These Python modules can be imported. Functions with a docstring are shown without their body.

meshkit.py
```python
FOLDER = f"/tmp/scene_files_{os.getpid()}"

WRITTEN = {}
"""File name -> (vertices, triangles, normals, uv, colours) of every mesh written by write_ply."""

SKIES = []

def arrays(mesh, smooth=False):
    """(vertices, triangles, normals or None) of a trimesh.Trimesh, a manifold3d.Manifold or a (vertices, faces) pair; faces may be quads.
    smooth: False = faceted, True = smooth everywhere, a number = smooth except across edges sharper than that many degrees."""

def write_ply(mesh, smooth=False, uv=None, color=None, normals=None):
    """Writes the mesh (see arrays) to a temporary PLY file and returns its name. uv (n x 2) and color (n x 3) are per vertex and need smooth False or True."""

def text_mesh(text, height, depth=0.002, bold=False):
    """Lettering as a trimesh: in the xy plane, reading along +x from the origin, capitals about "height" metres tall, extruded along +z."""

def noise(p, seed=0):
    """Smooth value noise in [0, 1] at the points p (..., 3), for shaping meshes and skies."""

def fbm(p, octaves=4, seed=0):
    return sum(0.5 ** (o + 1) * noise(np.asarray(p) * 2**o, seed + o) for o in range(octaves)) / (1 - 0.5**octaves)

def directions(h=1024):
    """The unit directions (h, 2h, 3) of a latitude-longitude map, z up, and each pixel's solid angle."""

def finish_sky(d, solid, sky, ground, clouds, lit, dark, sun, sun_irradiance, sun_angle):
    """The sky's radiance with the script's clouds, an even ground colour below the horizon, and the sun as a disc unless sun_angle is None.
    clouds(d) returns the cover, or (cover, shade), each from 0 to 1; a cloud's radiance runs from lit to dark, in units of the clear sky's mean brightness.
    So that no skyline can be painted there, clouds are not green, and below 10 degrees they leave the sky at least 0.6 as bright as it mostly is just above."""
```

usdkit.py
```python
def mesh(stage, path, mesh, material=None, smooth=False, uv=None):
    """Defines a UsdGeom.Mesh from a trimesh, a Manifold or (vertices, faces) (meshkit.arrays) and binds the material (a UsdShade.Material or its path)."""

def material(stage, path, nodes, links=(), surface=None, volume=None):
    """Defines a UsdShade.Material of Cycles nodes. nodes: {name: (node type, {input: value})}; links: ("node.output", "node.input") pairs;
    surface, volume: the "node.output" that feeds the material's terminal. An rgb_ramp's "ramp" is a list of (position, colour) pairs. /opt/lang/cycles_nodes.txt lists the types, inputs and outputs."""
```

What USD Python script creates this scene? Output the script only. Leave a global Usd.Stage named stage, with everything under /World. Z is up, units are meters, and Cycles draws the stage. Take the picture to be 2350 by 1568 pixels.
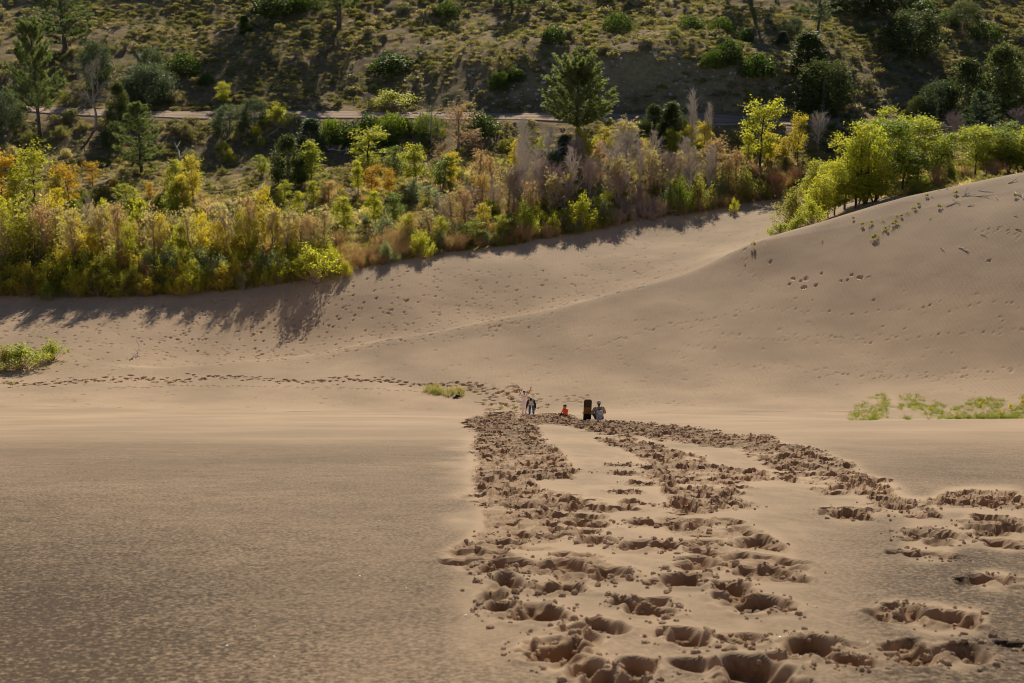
"""Sand dunes above a wooded creek bed, late-morning back light: built entirely in code."""
import math
import numpy as np
import trimesh
import manifold3d
from scipy.interpolate import RBFInterpolator, PchipInterpolator
from scipy.ndimage import map_coordinates, gaussian_filter
from scipy.spatial import cKDTree
from pxr import Usd, UsdGeom, UsdLux, UsdShade, Sdf, Gf, Vt
import usdkit
import meshkit

stage = Usd.Stage.CreateInMemory()
UsdGeom.SetStageUpAxis(stage, 'Z')
UsdGeom.SetStageMetersPerUnit(stage, 1.0)
world = UsdGeom.Xform.Define(stage, '/World')
stage.SetDefaultPrim(world.GetPrim())
UsdGeom.Scope.Define(stage, '/World/Looks')

# ------------------------------------------------------------------ camera
CZ = 42.0                      # height of the lens above the creek bed datum
PITCH = math.radians(18.0)     # looking down from the dune
cam = UsdGeom.Camera.Define(stage, '/World/camera')
cam.AddTranslateOp().Set(Gf.Vec3d(0, 0, CZ))
cam.AddRotateXOp().Set(90.0 - 18.0)
cam.CreateFocalLengthAttr(50.0)
cam.CreateHorizontalApertureAttr(36.0)
cam.CreateFStopAttr(4.5)
cam.CreateFocusDistanceAttr(85.0)
cam.CreateClippingRangeAttr(Gf.Vec2f(0.1, 5000.0))
cam.CreateExposureAttr(0.78)

# ------------------------------------------------------------------ sky and sun (back light, a little right of the view)
SUN_AZ = math.radians(4.6)     # clockwise from +y
SUN_EL = math.radians(28.5)
sky = UsdLux.DomeLight.Define(stage, '/World/sky')
sky_mat = usdkit.material(stage, '/World/Looks/sky', {
    's': ('sky_texture', {'sky_type': 'single_scattering', 'sun_disc': False, 'sun_elevation': SUN_EL, 'sun_rotation': SUN_AZ,
                          'altitude': 2600.0, 'air_density': 0.85, 'aerosol_density': 0.3, 'ozone_density': 1.0}),
    'b': ('background_shader', {'strength': 0.05})}, [('s.color', 'b.color')], surface='b.background')
UsdShade.MaterialBindingAPI.Apply(sky.GetPrim()).Bind(sky_mat)
sky.GetPrim().SetCustomDataByKey('kind', 'structure')
sun = UsdLux.DistantLight.Define(stage, '/World/sun')
sun.CreateNormalizeAttr(True)
sun.CreateIntensityAttr(1.25)
sun.CreateAngleAttr(0.53)
sun.CreateColorAttr(Gf.Vec3f(1.0, 0.91, 0.75))
SUN_DIR = np.array([math.sin(SUN_AZ) * math.cos(SUN_EL), math.cos(SUN_AZ) * math.cos(SUN_EL), math.sin(SUN_EL)])
_z = Gf.Vec3d(*SUN_DIR)        # the light shines along its own -z
_x = Gf.Cross(Gf.Vec3d(0, 0, 1), _z).GetNormalized()
_y = Gf.Cross(_z, _x)
_m = Gf.Matrix4d(_x[0], _x[1], _x[2], 0, _y[0], _y[1], _y[2], 0, _z[0], _z[1], _z[2], 0, 0, 0, 200, 1)
sun.AddTransformOp().Set(_m)

# ------------------------------------------------------------------ naming and tagging helpers
_names = {}


def numbered(path_parent, name):
    k = (path_parent, name)
    n = _names.get(k, -1) + 1
    _names[k] = n
    return f'{path_parent}/{name}' if n == 0 else f'{path_parent}/{name}_{n:03d}'


def tag(prim, label=None, cat=None, group=None, kind=None):
    for k, v in (('label', label), ('category', cat), ('group', group), ('kind', kind)):
        if v:
            prim.SetCustomDataByKey(k, v)
    return prim


def thing(name, loc=(0, 0, 0), rotz=0.0, scale=None, tilt=None, **kw):
    p = numbered('/World', name)
    x = UsdGeom.Xform.Define(stage, p)
    x.AddTranslateOp().Set(Gf.Vec3d(*map(float, loc)))
    if tilt:
        x.AddRotateXYZOp().Set(Gf.Vec3f(tilt[0], tilt[1], math.degrees(rotz)))
    else:
        x.AddRotateZOp().Set(math.degrees(rotz))
    if scale is not None:
        x.AddScaleOp().Set(Gf.Vec3f(*map(float, np.broadcast_to(scale, 3))))
    return tag(x.GetPrim(), **kw)


def part(parent, name, geo, mat, smooth=False, tone=None, **kw):
    base = str(parent.GetPath()) if not isinstance(parent, str) else parent
    m = usdkit.mesh(stage, numbered(base, name), geo, mat, smooth=smooth)
    if tone is not None:
        UsdGeom.PrimvarsAPI(m).CreatePrimvar('tone', Sdf.ValueTypeNames.FloatArray, 'vertex').Set(Vt.FloatArray.FromNumpy(np.asarray(tone, np.float32)))
    return tag(m.GetPrim(), **kw)


def sub(prim):
    return prim


def M(name, nodes, links, surface):
    return usdkit.material(stage, '/World/Looks/' + name, nodes, links, surface=surface)
# ------------------------------------------------------------------ the lie of the land
# Heights are surveyed along sight lines of the photograph: (sight line row, forward distance) pairs at several bearings,
# on a frame 2350 x 1568 units wide; they become ordinary (x, y, z) ground points that a thin-plate surface joins.
F = 2350 * 50 / 36
CP, SP = math.cos(PITCH), math.sin(PITCH)


def ray(x, y):
    u, v = (np.asarray(x, float) - 1175) / F, (784 - np.asarray(y, float)) / F
    return u, CP + v * SP, -SP + v * CP


def survey(x, y, Y):
    u, f, g = ray(x, y)
    return u / f * Y, Y, g / f * Y


SLOPE, EYE = 0.3605, 1.70


def plane(Y):
    return -EYE - SLOPE * Y


COLS = {
    -420: [(930, 88), (880, 100), (850, 106), (780, 119), (705, 130), (600, 143), (500, 157), (400, 174), (330, 186), (252, 194.6), (240, 199.6), (150, 215), (70, 230), (0, 244), (-150, 266), (-300, 292)],
    0: [(931, 88), (905, 96), (881, 101.5), (858, 106), (800, 115), (760, 121), (692, 130), (600, 142), (500, 157), (400, 174), (330, 186), (255, 194.6), (243, 199.6), (150, 216), (70, 231), (0, 245), (-150, 266), (-300, 292)],
    330: [(934, 90), (905, 96), (875, 101.5), (856, 105), (800, 115), (740, 123), (683, 130), (600, 142), (500, 157), (400, 175), (335, 187), (268, 194.6), (256, 199.6), (150, 217), (60, 233), (0, 245), (-150, 266), (-300, 292)],
    640: [(936, 91), (900, 97), (868, 103), (832, 110), (800, 117), (740, 124), (665, 131), (600, 141), (500, 157), (400, 175), (340, 187), (270, 194.6), (257, 199.6), (150, 216), (60, 232), (0, 244), (-150, 266), (-300, 292)],
    900: [(939, 92), (905, 97), (878, 102), (840, 107.5), (788, 113.5), (765, 119), (700, 126), (610, 138), (560, 146), (490, 158), (400, 176), (340, 187), (271, 194.6), (258, 199.6), (150, 216), (60, 233), (0, 245), (-150, 266), (-300, 292)],
    1175: [(940, 94), (912, 98), (880, 102.5), (840, 108), (780, 114), (735, 119), (712, 126), (650, 134), (577, 147), (500, 159), (400, 176), (345, 187), (274, 194.6), (261, 199.6), (140, 210), (60, 231), (0, 244), (-150, 266), (-300, 292)],
    1450: [(938, 93), (915, 96.5), (880, 101.5), (800, 110), (720, 118), (672, 123), (650, 131), (600, 142), (530, 157), (470, 166), (400, 178), (345, 188), (277, 194.6), (264, 199.6), (135, 208.5), (60, 230), (0, 244), (-150, 266), (-300, 292)],
    1750: [(938, 90), (918, 95), (860, 103), (800, 109), (700, 118), (620, 125), (556, 130), (540, 146), (500, 160), (462, 172), (400, 181), (345, 188), (285, 194.6), (272, 199.6), (150, 208), (60, 230), (0, 244), (-150, 266), (-300, 292)],
    2050: [(938, 89), (918, 95), (860, 102), (800, 107), (700, 114.5), (600, 121.5), (520, 128), (470, 133), (456, 147), (436, 160), (400, 174), (345, 187), (290, 194.6), (277, 199.6), (170, 216), (60, 234), (0, 247), (-150, 266), (-300, 292)],
    2350: [(942, 88.5), (900, 95), (800, 103), (700, 109.5), (600, 116), (500, 123.5), (440, 129.5), (405, 134), (400, 148), (390, 164), (345, 183), (295, 194.6), (282, 199.6), (180, 216), (60, 235), (0, 248), (-150, 266), (-300, 292)],
    2800: [(944, 88), (890, 95), (800, 102), (700, 108), (600, 113.5), (500, 120), (420, 127), (350, 134), (372, 150), (370, 164), (345, 183), (305, 194.6), (292, 199.6), (180, 217), (60, 235), (0, 248), (-150, 266), (-300, 292)],
}
_px, _dev = [], []
for _x0, _pts in COLS.items():
    for _y0, _Y in _pts:
        X_, Y_, Z_ = survey(_x0, _y0, _Y)
        _px.append((X_ / Y_ * 150, Y_))
        _dev.append(Z_ - plane(Y_))
    for _Y in (2, 15, 30, 45, 55, 64, 72, 78, 82):
        _px.append(((_x0 - 1175) / F * 1.06 * 150, _Y))
        # the face is very slightly rounded; at the right it rolls over a crest and drops into the hollow
        r = max(0.0, (_x0 - 1450) / 900)
        crest = -0.55 * min(r, 1.0) * max(0.0, (_Y - 58) / 20) ** 1.4 + 0.25 * min(r, 1) * math.exp(-((_Y - 55) / 14) ** 2)
        _dev.append(crest)
_aa, _yy = np.linspace(-0.46, 0.46, 185), np.concatenate([np.arange(0, 130, 1.0), np.arange(130, 300.1, 1.25)])
_g = np.stack(np.meshgrid(_aa * 150, _yy, indexing='ij'), -1).reshape(-1, 2)
_tab = RBFInterpolator(np.array(_px), np.array(_dev), kernel='thin_plate_spline', smoothing=0.02, neighbors=70)(_g).reshape(len(_aa), len(_yy))
_tab = gaussian_filter(_tab, (1.5, 0.8))
_tab[:, _yy < 1] *= 0
_yidx = np.arange(len(_yy))


def smoothstep(a, b, x):
    t = np.clip((x - a) / (b - a), 0, 1)
    return t * t * (3 - 2 * t)


RIDGE_Y = PchipInterpolator([(x - 1175) / F * 1.04 for x in (-420, 0, 330, 640, 900, 1175, 1450, 1750, 2050, 2350, 2800)], [106, 106, 106, 110.5, 114.5, 119.5, 124, 130.5, 133.5, 134.5, 134.5], extrapolate=True)
ROAD_Y0, ROAD_Y1 = 194.4, 199.8


_TAB = np.random.default_rng(1234).random((512, 512)).astype(np.float32)


def nz(X, Y, s, seed=0, octaves=4):
    """fractal value noise on the plane, about -0.5 .. 0.5"""
    X, Y = np.asarray(X, np.float32), np.asarray(Y, np.float32)
    out = np.zeros(np.broadcast_shapes(X.shape, Y.shape), np.float32)
    for o in range(octaves):
        k = 2.0 ** o / s
        x, y = X * k + (seed * 37.7 + o * 11.3), Y * k + (seed * 17.1 + o * 5.9)
        i, j = np.floor(x), np.floor(y)
        u, v = x - i, y - j
        u, v = u * u * (3 - 2 * u), v * v * (3 - 2 * v)
        i, j = i.astype(np.int32) & 511, j.astype(np.int32) & 511
        i1, j1 = (i + 1) & 511, (j + 1) & 511
        a, b = _TAB[i, j], _TAB[i1, j]
        c, d = _TAB[i, j1], _TAB[i1, j1]
        a = a + (b - a) * u
        out += 0.5 ** (o + 1) * (a + (c + (d - c) * u - a) * v)
    return out / (1 - 0.5 ** octaves) - 0.5


def dist_edge(X, Y):
    """how far past the edge of the wood (positive on the wooded side)"""
    return Y - EDGE(np.clip(X / np.maximum(Y, 1), -0.45, 0.45))


# the edge where the clean sand meets the wood, as sight lines
_e = [(-420, 705), (0, 690), (250, 690), (400, 683), (560, 672), (680, 655), (800, 632), (920, 603), (1050, 583), (1180, 566), (1280, 549), (1400, 527), (1500, 508), (1600, 492), (1700, 474), (1765, 463)]


def ground(X, Y, detail=True):
    shape = np.shape(Y)
    X, Y = np.atleast_1d(np.asarray(X, float)), np.atleast_1d(np.asarray(Y, float))
    a = np.clip(X / np.maximum(Y, 0.5), -0.45, 0.45)
    ci = (a + 0.46) / (_aa[1] - _aa[0])
    Yc = np.clip(Y, 0, 299)
    ri = np.interp(Yc, _yy, _yidx)
    d = map_coordinates(_tab, [ci, ri], order=1, mode='nearest')
    z = plane(Yc) + d
    z = z + np.clip(Y - 299, 0, None) * 0.05
    # the wind-cut crest of the big dune: a short slip face behind it, tilted towards the sun
    rs = Yc - RIDGE_Y(np.clip(a, -0.45, 0.45))
    ra = smoothstep(-0.33, -0.20, a) * (1 - 0.35 * smoothstep(0.10, 0.2, a))
    z = z + ra * (0.30 * np.exp(-(rs / 2.2) ** 2) * (rs < 0) + 0.30 * (rs >= 0) * np.exp(-(rs / 9) ** 2) - 1.25 * smoothstep(0, 4.5, rs) * (1 - smoothstep(6, 24, rs)))
    if detail:
        z = z + 0.16 * smoothstep(85, 112, Y) * nz(X, Y, 9.0, 3, 3)
        w = smoothstep(1.5, 8, dist_edge(X, Y))
        rd = 1 - smoothstep(0.3, 2.0, np.maximum(ROAD_Y0 - Y, Y - ROAD_Y1))
        z = z + w * (1 - rd) * (1.0 * nz(X, Y, 7.0, 11, 4) + 1.5 * nz(X, Y, 22, 12, 2))
    return z.reshape(shape)


EDGE = lambda a: np.full(np.shape(a), 150.0)


def hit(x, y, detail=False, y0=4.0, skip=0.0):
    """The first ground point on a sight line."""
    u, f, g = ray(x, y)
    Y = np.concatenate([np.arange(y0, 60, 0.25), np.arange(60, 299, 0.2)])
    Y = Y[Y > skip]
    d = ground(u / f * Y, Y, detail) - g / f * Y
    k = np.nonzero(d >= 0)[0]
    if not len(k):
        return None
    k = k[0]
    if k:
        t = d[k - 1] / (d[k - 1] - d[k])
        Y1 = Y[k - 1] + t * (Y[k] - Y[k - 1])
    else:
        Y1 = Y[0]
    return np.array([u / f * Y1, Y1, float(ground(u / f * Y1, Y1, detail))])


_ep = []
for _q in _e:
    h = hit(*_q, detail=False, skip=95)
    _ep.append((h[0] / h[1], h[1]))
_ep = [(a, Y) for a, Y in _ep] + [(0.24, 160.0), (0.29, 150.0), (0.36, 147.0), (0.5, 147.0)]
_ep = np.array(sorted(_ep))
_epc = PchipInterpolator(_ep[:, 0], _ep[:, 1])
EDGE = lambda a: _epc(np.clip(a, -0.45, 0.45))


def pix(X, Y, Z):
    """sight line of a point (for checks and for labels)"""
    d = Y * CP - Z * SP
    v = (Y * SP + Z * CP) / d
    return 1175 + F * X / d, 784 - F * v


def at(x, y, **k):
    h = hit(x, y, detail=True, **k)
    return h


def W(p):
    """camera-relative point -> world"""
    return np.asarray(p, float) + [0, 0, CZ]
# ------------------------------------------------------------------ sand, soil and road materials
def sand_material(name, pale, dark, grain=1.0, ripple=0.0, fine=0.25):
    nodes = {
        'g': ('geometry', {}),
        'at': ('attribute', {'attribute': 'tone'}),
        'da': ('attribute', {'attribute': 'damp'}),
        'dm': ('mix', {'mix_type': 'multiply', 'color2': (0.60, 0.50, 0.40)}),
        'mp': ('mapping', {'mapping_type': 'point', 'scale': (1.0, 0.75, 1.0)}),
        'n1': ('noise_texture', {'scale': 24.0 * grain, 'detail': 4.0, 'roughness': 0.7}),
        'n2': ('noise_texture', {'scale': 2.1, 'detail': 4.0, 'roughness': 0.6}),
        'n3': ('noise_texture', {'scale': 0.16, 'detail': 3.0, 'roughness': 0.5}),
        'm1': ('map_range', {'from_min': 0.27 if grain == 1.0 else 0.38, 'from_max': 0.60, 'to_min': 0.0, 'to_max': 1.0, 'clamp': True}),
        'm2': ('map_range', {'from_min': 0.30, 'from_max': 0.70, 'to_min': 0.72, 'to_max': 1.0, 'clamp': True}),
        'm3': ('map_range', {'from_min': 0.35, 'from_max': 0.65, 'to_min': 0.86, 'to_max': 1.10, 'clamp': True}),
        'mul': ('math', {'math_type': 'multiply'}),
        'mul2': ('math', {'math_type': 'multiply'}),
        'mix': ('mix', {'mix_type': 'mix', 'color1': pale}),
        'n4': ('noise_texture', {'scale': 34.0 * grain, 'detail': 3.0, 'roughness': 0.75}),
        'm4': ('map_range', {'from_min': 0.36, 'from_max': 0.64, 'to_min': 0.0, 'to_max': 1.0, 'clamp': True}),
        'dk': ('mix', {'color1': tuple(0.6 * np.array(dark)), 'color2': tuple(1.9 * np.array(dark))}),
        'vf': ('mix', {'mix_type': 'multiply', 'fac': 1.0}),
        'cc': ('combine_color', {'color_type': 'rgb'}),
        'nb': ('noise_texture', {'scale': 60.0 * grain, 'detail': 2.0, 'roughness': 0.7}),
        'bp': ('bump', {'strength': fine, 'distance': 0.012}),
        'p': ('principled_bsdf', {'roughness': 0.95, 'specular_ior_level': 0.1, 'diffuse_roughness': 0.6}),
    }
    links = [('mp.vector', 'n4.vector'), ('n4.fac', 'm4.value'), ('m4.result', 'dk.fac'), ('dk.color', 'mix.color2'), ('g.position', 'mp.vector'), ('mp.vector', 'n1.vector'), ('g.position', 'n2.vector'), ('g.position', 'n3.vector'), ('g.position', 'nb.vector'),
             ('n1.fac', 'm1.value'), ('n2.fac', 'm2.value'), ('n3.fac', 'm3.value'), ('m1.result', 'mul.value1'), ('m2.result', 'mul.value2'),
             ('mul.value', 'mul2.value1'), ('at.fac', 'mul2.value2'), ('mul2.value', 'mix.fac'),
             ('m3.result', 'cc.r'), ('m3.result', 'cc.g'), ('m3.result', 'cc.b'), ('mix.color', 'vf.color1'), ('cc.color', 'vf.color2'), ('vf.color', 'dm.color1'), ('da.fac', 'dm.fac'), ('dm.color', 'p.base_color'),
             ('nb.fac', 'bp.height'), ('bp.normal', 'p.normal')]
    if ripple:
        nodes['w'] = ('wave_texture', {'wave_type': 'bands', 'bands_direction': 'x', 'profile': 'sine', 'scale': 0.9, 'distortion': 3.0, 'detail': 2.0, 'detail_scale': 0.6})
        nodes['b2'] = ('bump', {'strength': ripple, 'distance': 0.045})
        links = [l for l in links if l[1] != 'p.normal'] + [('g.position', 'w.vector'), ('w.fac', 'b2.height'), ('bp.normal', 'b2.normal'), ('b2.normal', 'p.normal')]
    return M(name, nodes, links, 'p.BSDF')


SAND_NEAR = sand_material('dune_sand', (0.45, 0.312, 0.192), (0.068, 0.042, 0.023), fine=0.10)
SAND_FAR = sand_material('creek_sand', (0.475, 0.33, 0.203), (0.33, 0.225, 0.138), grain=0.25, ripple=0.2, fine=0.15)
CLOD = sand_material('damp_sand', (0.41, 0.28, 0.172), (0.28, 0.19, 0.115))

SOIL = M('hill_soil', {
    'g': ('geometry', {}),
    'n1': ('noise_texture', {'scale': 1.3, 'detail': 5.0, 'roughness': 0.7}),
    'n2': ('noise_texture', {'scale': 0.12, 'detail': 4.0, 'roughness': 0.6}),
    'r1': ('rgb_ramp', {'ramp': [(0.30, (0.10, 0.07, 0.04)), (0.5, (0.21, 0.155, 0.078)), (0.68, (0.32, 0.25, 0.12))]}),
    'r2': ('rgb_ramp', {'ramp': [(0.35, (0.20, 0.135, 0.082)), (0.65, (0.20, 0.16, 0.075))]}),
    'mx': ('mix', {'fac': 0.45}),
    'nb': ('noise_texture', {'scale': 3.0, 'detail': 5.0, 'roughness': 0.75}),
    'bp': ('bump', {'strength': 0.8, 'distance': 0.25}),
    'p': ('principled_bsdf', {'roughness': 1.0, 'specular_ior_level': 0.05})},
    [('g.position', 'n1.vector'), ('g.position', 'n2.vector'), ('g.position', 'nb.vector'), ('n1.fac', 'r1.fac'), ('n2.fac', 'r2.fac'), ('r1.color', 'mx.color1'),
     ('r2.color', 'mx.color2'), ('mx.color', 'p.base_color'), ('nb.fac', 'bp.height'), ('bp.normal', 'p.normal')], 'p.BSDF')
ROAD = M('road_dirt', {
    'g': ('geometry', {}),
    'mp': ('mapping', {'mapping_type': 'point', 'scale': (0.15, 1.6, 1.0)}),
    'n1': ('noise_texture', {'scale': 1.0, 'detail': 4.0, 'roughness': 0.6}),
    'r1': ('rgb_ramp', {'ramp': [(0.35, (0.24, 0.17, 0.12)), (0.62, (0.34, 0.25, 0.18))]}),
    'p': ('principled_bsdf', {'roughness': 1.0, 'specular_ior_level': 0.05})},
    [('g.position', 'mp.vector'), ('mp.vector', 'n1.vector'), ('n1.fac', 'r1.fac'), ('r1.color', 'p.base_color')], 'p.BSDF')


def grid_faces(nr, nc, keep=None):
    i, j = np.meshgrid(np.arange(nr - 1), np.arange(nc - 1), indexing='ij')
    q = np.stack([i * nc + j, i * nc + j + 1, (i + 1) * nc + j + 1, (i + 1) * nc + j], -1).reshape(-1, 4)
    return q if keep is None else q[keep.ravel()]


def inside(px, py, poly):
    px, py = np.asarray(px), np.asarray(py)
    res = np.zeros(px.shape, bool)
    n = len(poly)
    for i in range(n):
        (x0, y0), (x1, y1) = poly[i], poly[(i + 1) % n]
        if y0 == y1:
            continue
        c = ((y0 > py) != (y1 > py)) & (px < (x1 - x0) * (py - y0) / (y1 - y0) + x0)
        res ^= c
    return res


# ------------------------------------------------------------------ trodden sand on the near face (outlines as sight lines)
TRACKS = [
    [(1062, 972), (1095, 955), (1110, 962), (1125, 945), (1150, 935), (1185, 945), (1180, 958), (1200, 965), (1235, 985), (1238, 1010), (1290, 1038), (1300, 1060), (1335, 1085), (1300, 1098), (1235, 1100),
     (1225, 1140), (1300, 1128), (1350, 1160), (1410, 1165), (1455, 1148), (1470, 1160), (1400, 1180), (1390, 1215), (1340, 1235), (1270, 1232), (1290, 1262), (1365, 1275), (1385, 1320), (1335, 1350),
     (1285, 1340), (1230, 1352), (1180, 1372), (1125, 1392), (1100, 1350), (1050, 1318), (1040, 1265), (1078, 1250), (1112, 1215), (1100, 1150), (1088, 1100), (1098, 1060), (1083, 1020), (1100, 992)],
    [(1195, 952), (1300, 953), (1330, 962), (1400, 968), (1500, 974), (1600, 984), (1680, 999), (1772, 1000), (1790, 1018), (1865, 1030), (1955, 1062), (1965, 1080), (2022, 1105), (2070, 1140), (2150, 1178), (2172, 1196), (2090, 1190),
     (2000, 1150), (1985, 1135), (1900, 1130), (1815, 1112), (1780, 1078), (1705, 1032), (1600, 1020), (1500, 1006), (1400, 998), (1300, 978), (1195, 968)],
    [(1360, 1008), (1432, 1004), (1500, 1020), (1600, 1048), (1640, 1070), (1762, 1083), (1765, 1100), (1702, 1106), (1690, 1125), (1732, 1170), (1640, 1177), (1560, 1188), (1530, 1150), (1512, 1112), (1490, 1090), (1480, 1058), (1430, 1030)],
    [(1500, 1190), (1600, 1188), (1700, 1198), (1772, 1240), (1805, 1262), (1800, 1282), (1842, 1310), (1855, 1347), (1780, 1342), (1700, 1322), (1640, 1290), (1600, 1270), (1540, 1232)],
    [(2130, 1140), (2200, 1125), (2330, 1128), (2420, 1150), (2400, 1172), (2270, 1168), (2160, 1160)],
    [(1890, 1172), (1930, 1165), (2010, 1175), (2000, 1192), (1930, 1198)],
    [(2060, 1215), (2110, 1208), (2190, 1225), (2210, 1238), (2140, 1255), (2090, 1238)],
    [(2205, 1195), (2290, 1185), (2400, 1200), (2400, 1265), (2310, 1262), (2240, 1235)],
]
HOLES = [(1345, 1208, 46), (1465, 1258, 62), (1320, 1312, 62), (1228, 1412, 82), (1432, 1385, 46), (1565, 1337, 58), (1285, 1490, 82), (1738, 1390, 70), (1862, 1482, 82), (1735, 1545, 120), (1570, 1465, 60),
         (1465, 1540, 55), (2210, 1156, 70), (2290, 1160, 60), (1945, 1182, 50), (2142, 1232, 60), (2135, 1277, 38), (2300, 1215, 75), (2280, 1335, 46), (2160, 1422, 90), (2225, 1505, 60), (2330, 1480, 35),
         (1425, 1066, 26), (1440, 1086, 26), (1480, 1110, 32), (1440, 1130, 22), (1290, 1080, 45), (1175, 1045, 48), (1195, 1130, 42), (1190, 1165, 50), (1290, 1160, 44), (1200, 1300, 50), (1170, 1340, 46), (1720, 1255, 46), (1570, 1160, 40),
         (1770, 1320, 46), (1150, 1250, 50), (1240, 1235, 40), (1330, 1170, 40), (2060, 1165, 50), (1600, 1210, 44), (1680, 1160, 38), (1900, 1090, 44), (1980, 1100, 44),
         (1400, 1328, 46), (1500, 1402, 50), (1620, 1300, 42), (1262, 1358, 42), (1150, 1398, 42), (1350, 1440, 46), (1690, 1470, 46), (1380, 1560, 55), (1560, 1255, 38),
         (1480, 1205, 36), (1385, 1245, 40), (1245, 1190, 40), (1140, 1310, 40), (1680, 1350, 40), (1960, 1520, 40), (2100, 1500, 48), (2080, 1400, 44)]


def add_feature(z, tree, P, c, hw, hd, yaw, depth, rim, sharp=2.0):
    R = max(hw, hd) * 1.7
    idx = np.array(tree.query_ball_point(c, R), int)
    if not len(idx):
        return
    d = P[idx] - c
    ca, sa = math.cos(yaw), math.sin(yaw)
    u, v = (d[:, 0] * ca + d[:, 1] * sa) / hw, (-d[:, 0] * sa + d[:, 1] * ca) / hd
    wob = 0.6 * nz(d[:, 0] + c[0] * 6, d[:, 1] + c[1] * 3, 0.2, 5, 2)
    r = np.sqrt(u * u + v * v) + wob
    inner = np.clip(0.50 + 0.24 * v / np.maximum(r, 0.2), 0.15, 0.74) if sharp > 1.5 else 0.5   # the far wall stands steep, the near one slumps
    z[idx] += -depth * (1 - smoothstep(inner, 1.0, r)) + rim * np.exp(-((r - 1.14) / 0.2) ** 2)


rng = np.random.default_rng(11)


def near_rows():
    t = np.linspace(1 / 4.6, 1 / 19.0, 450)
    r1 = 1 / t
    r2 = np.linspace(19.0, 88.0, 520)[1:]
    return np.concatenate([[1.2, 2.2, 3.2], r1, r2])


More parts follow.
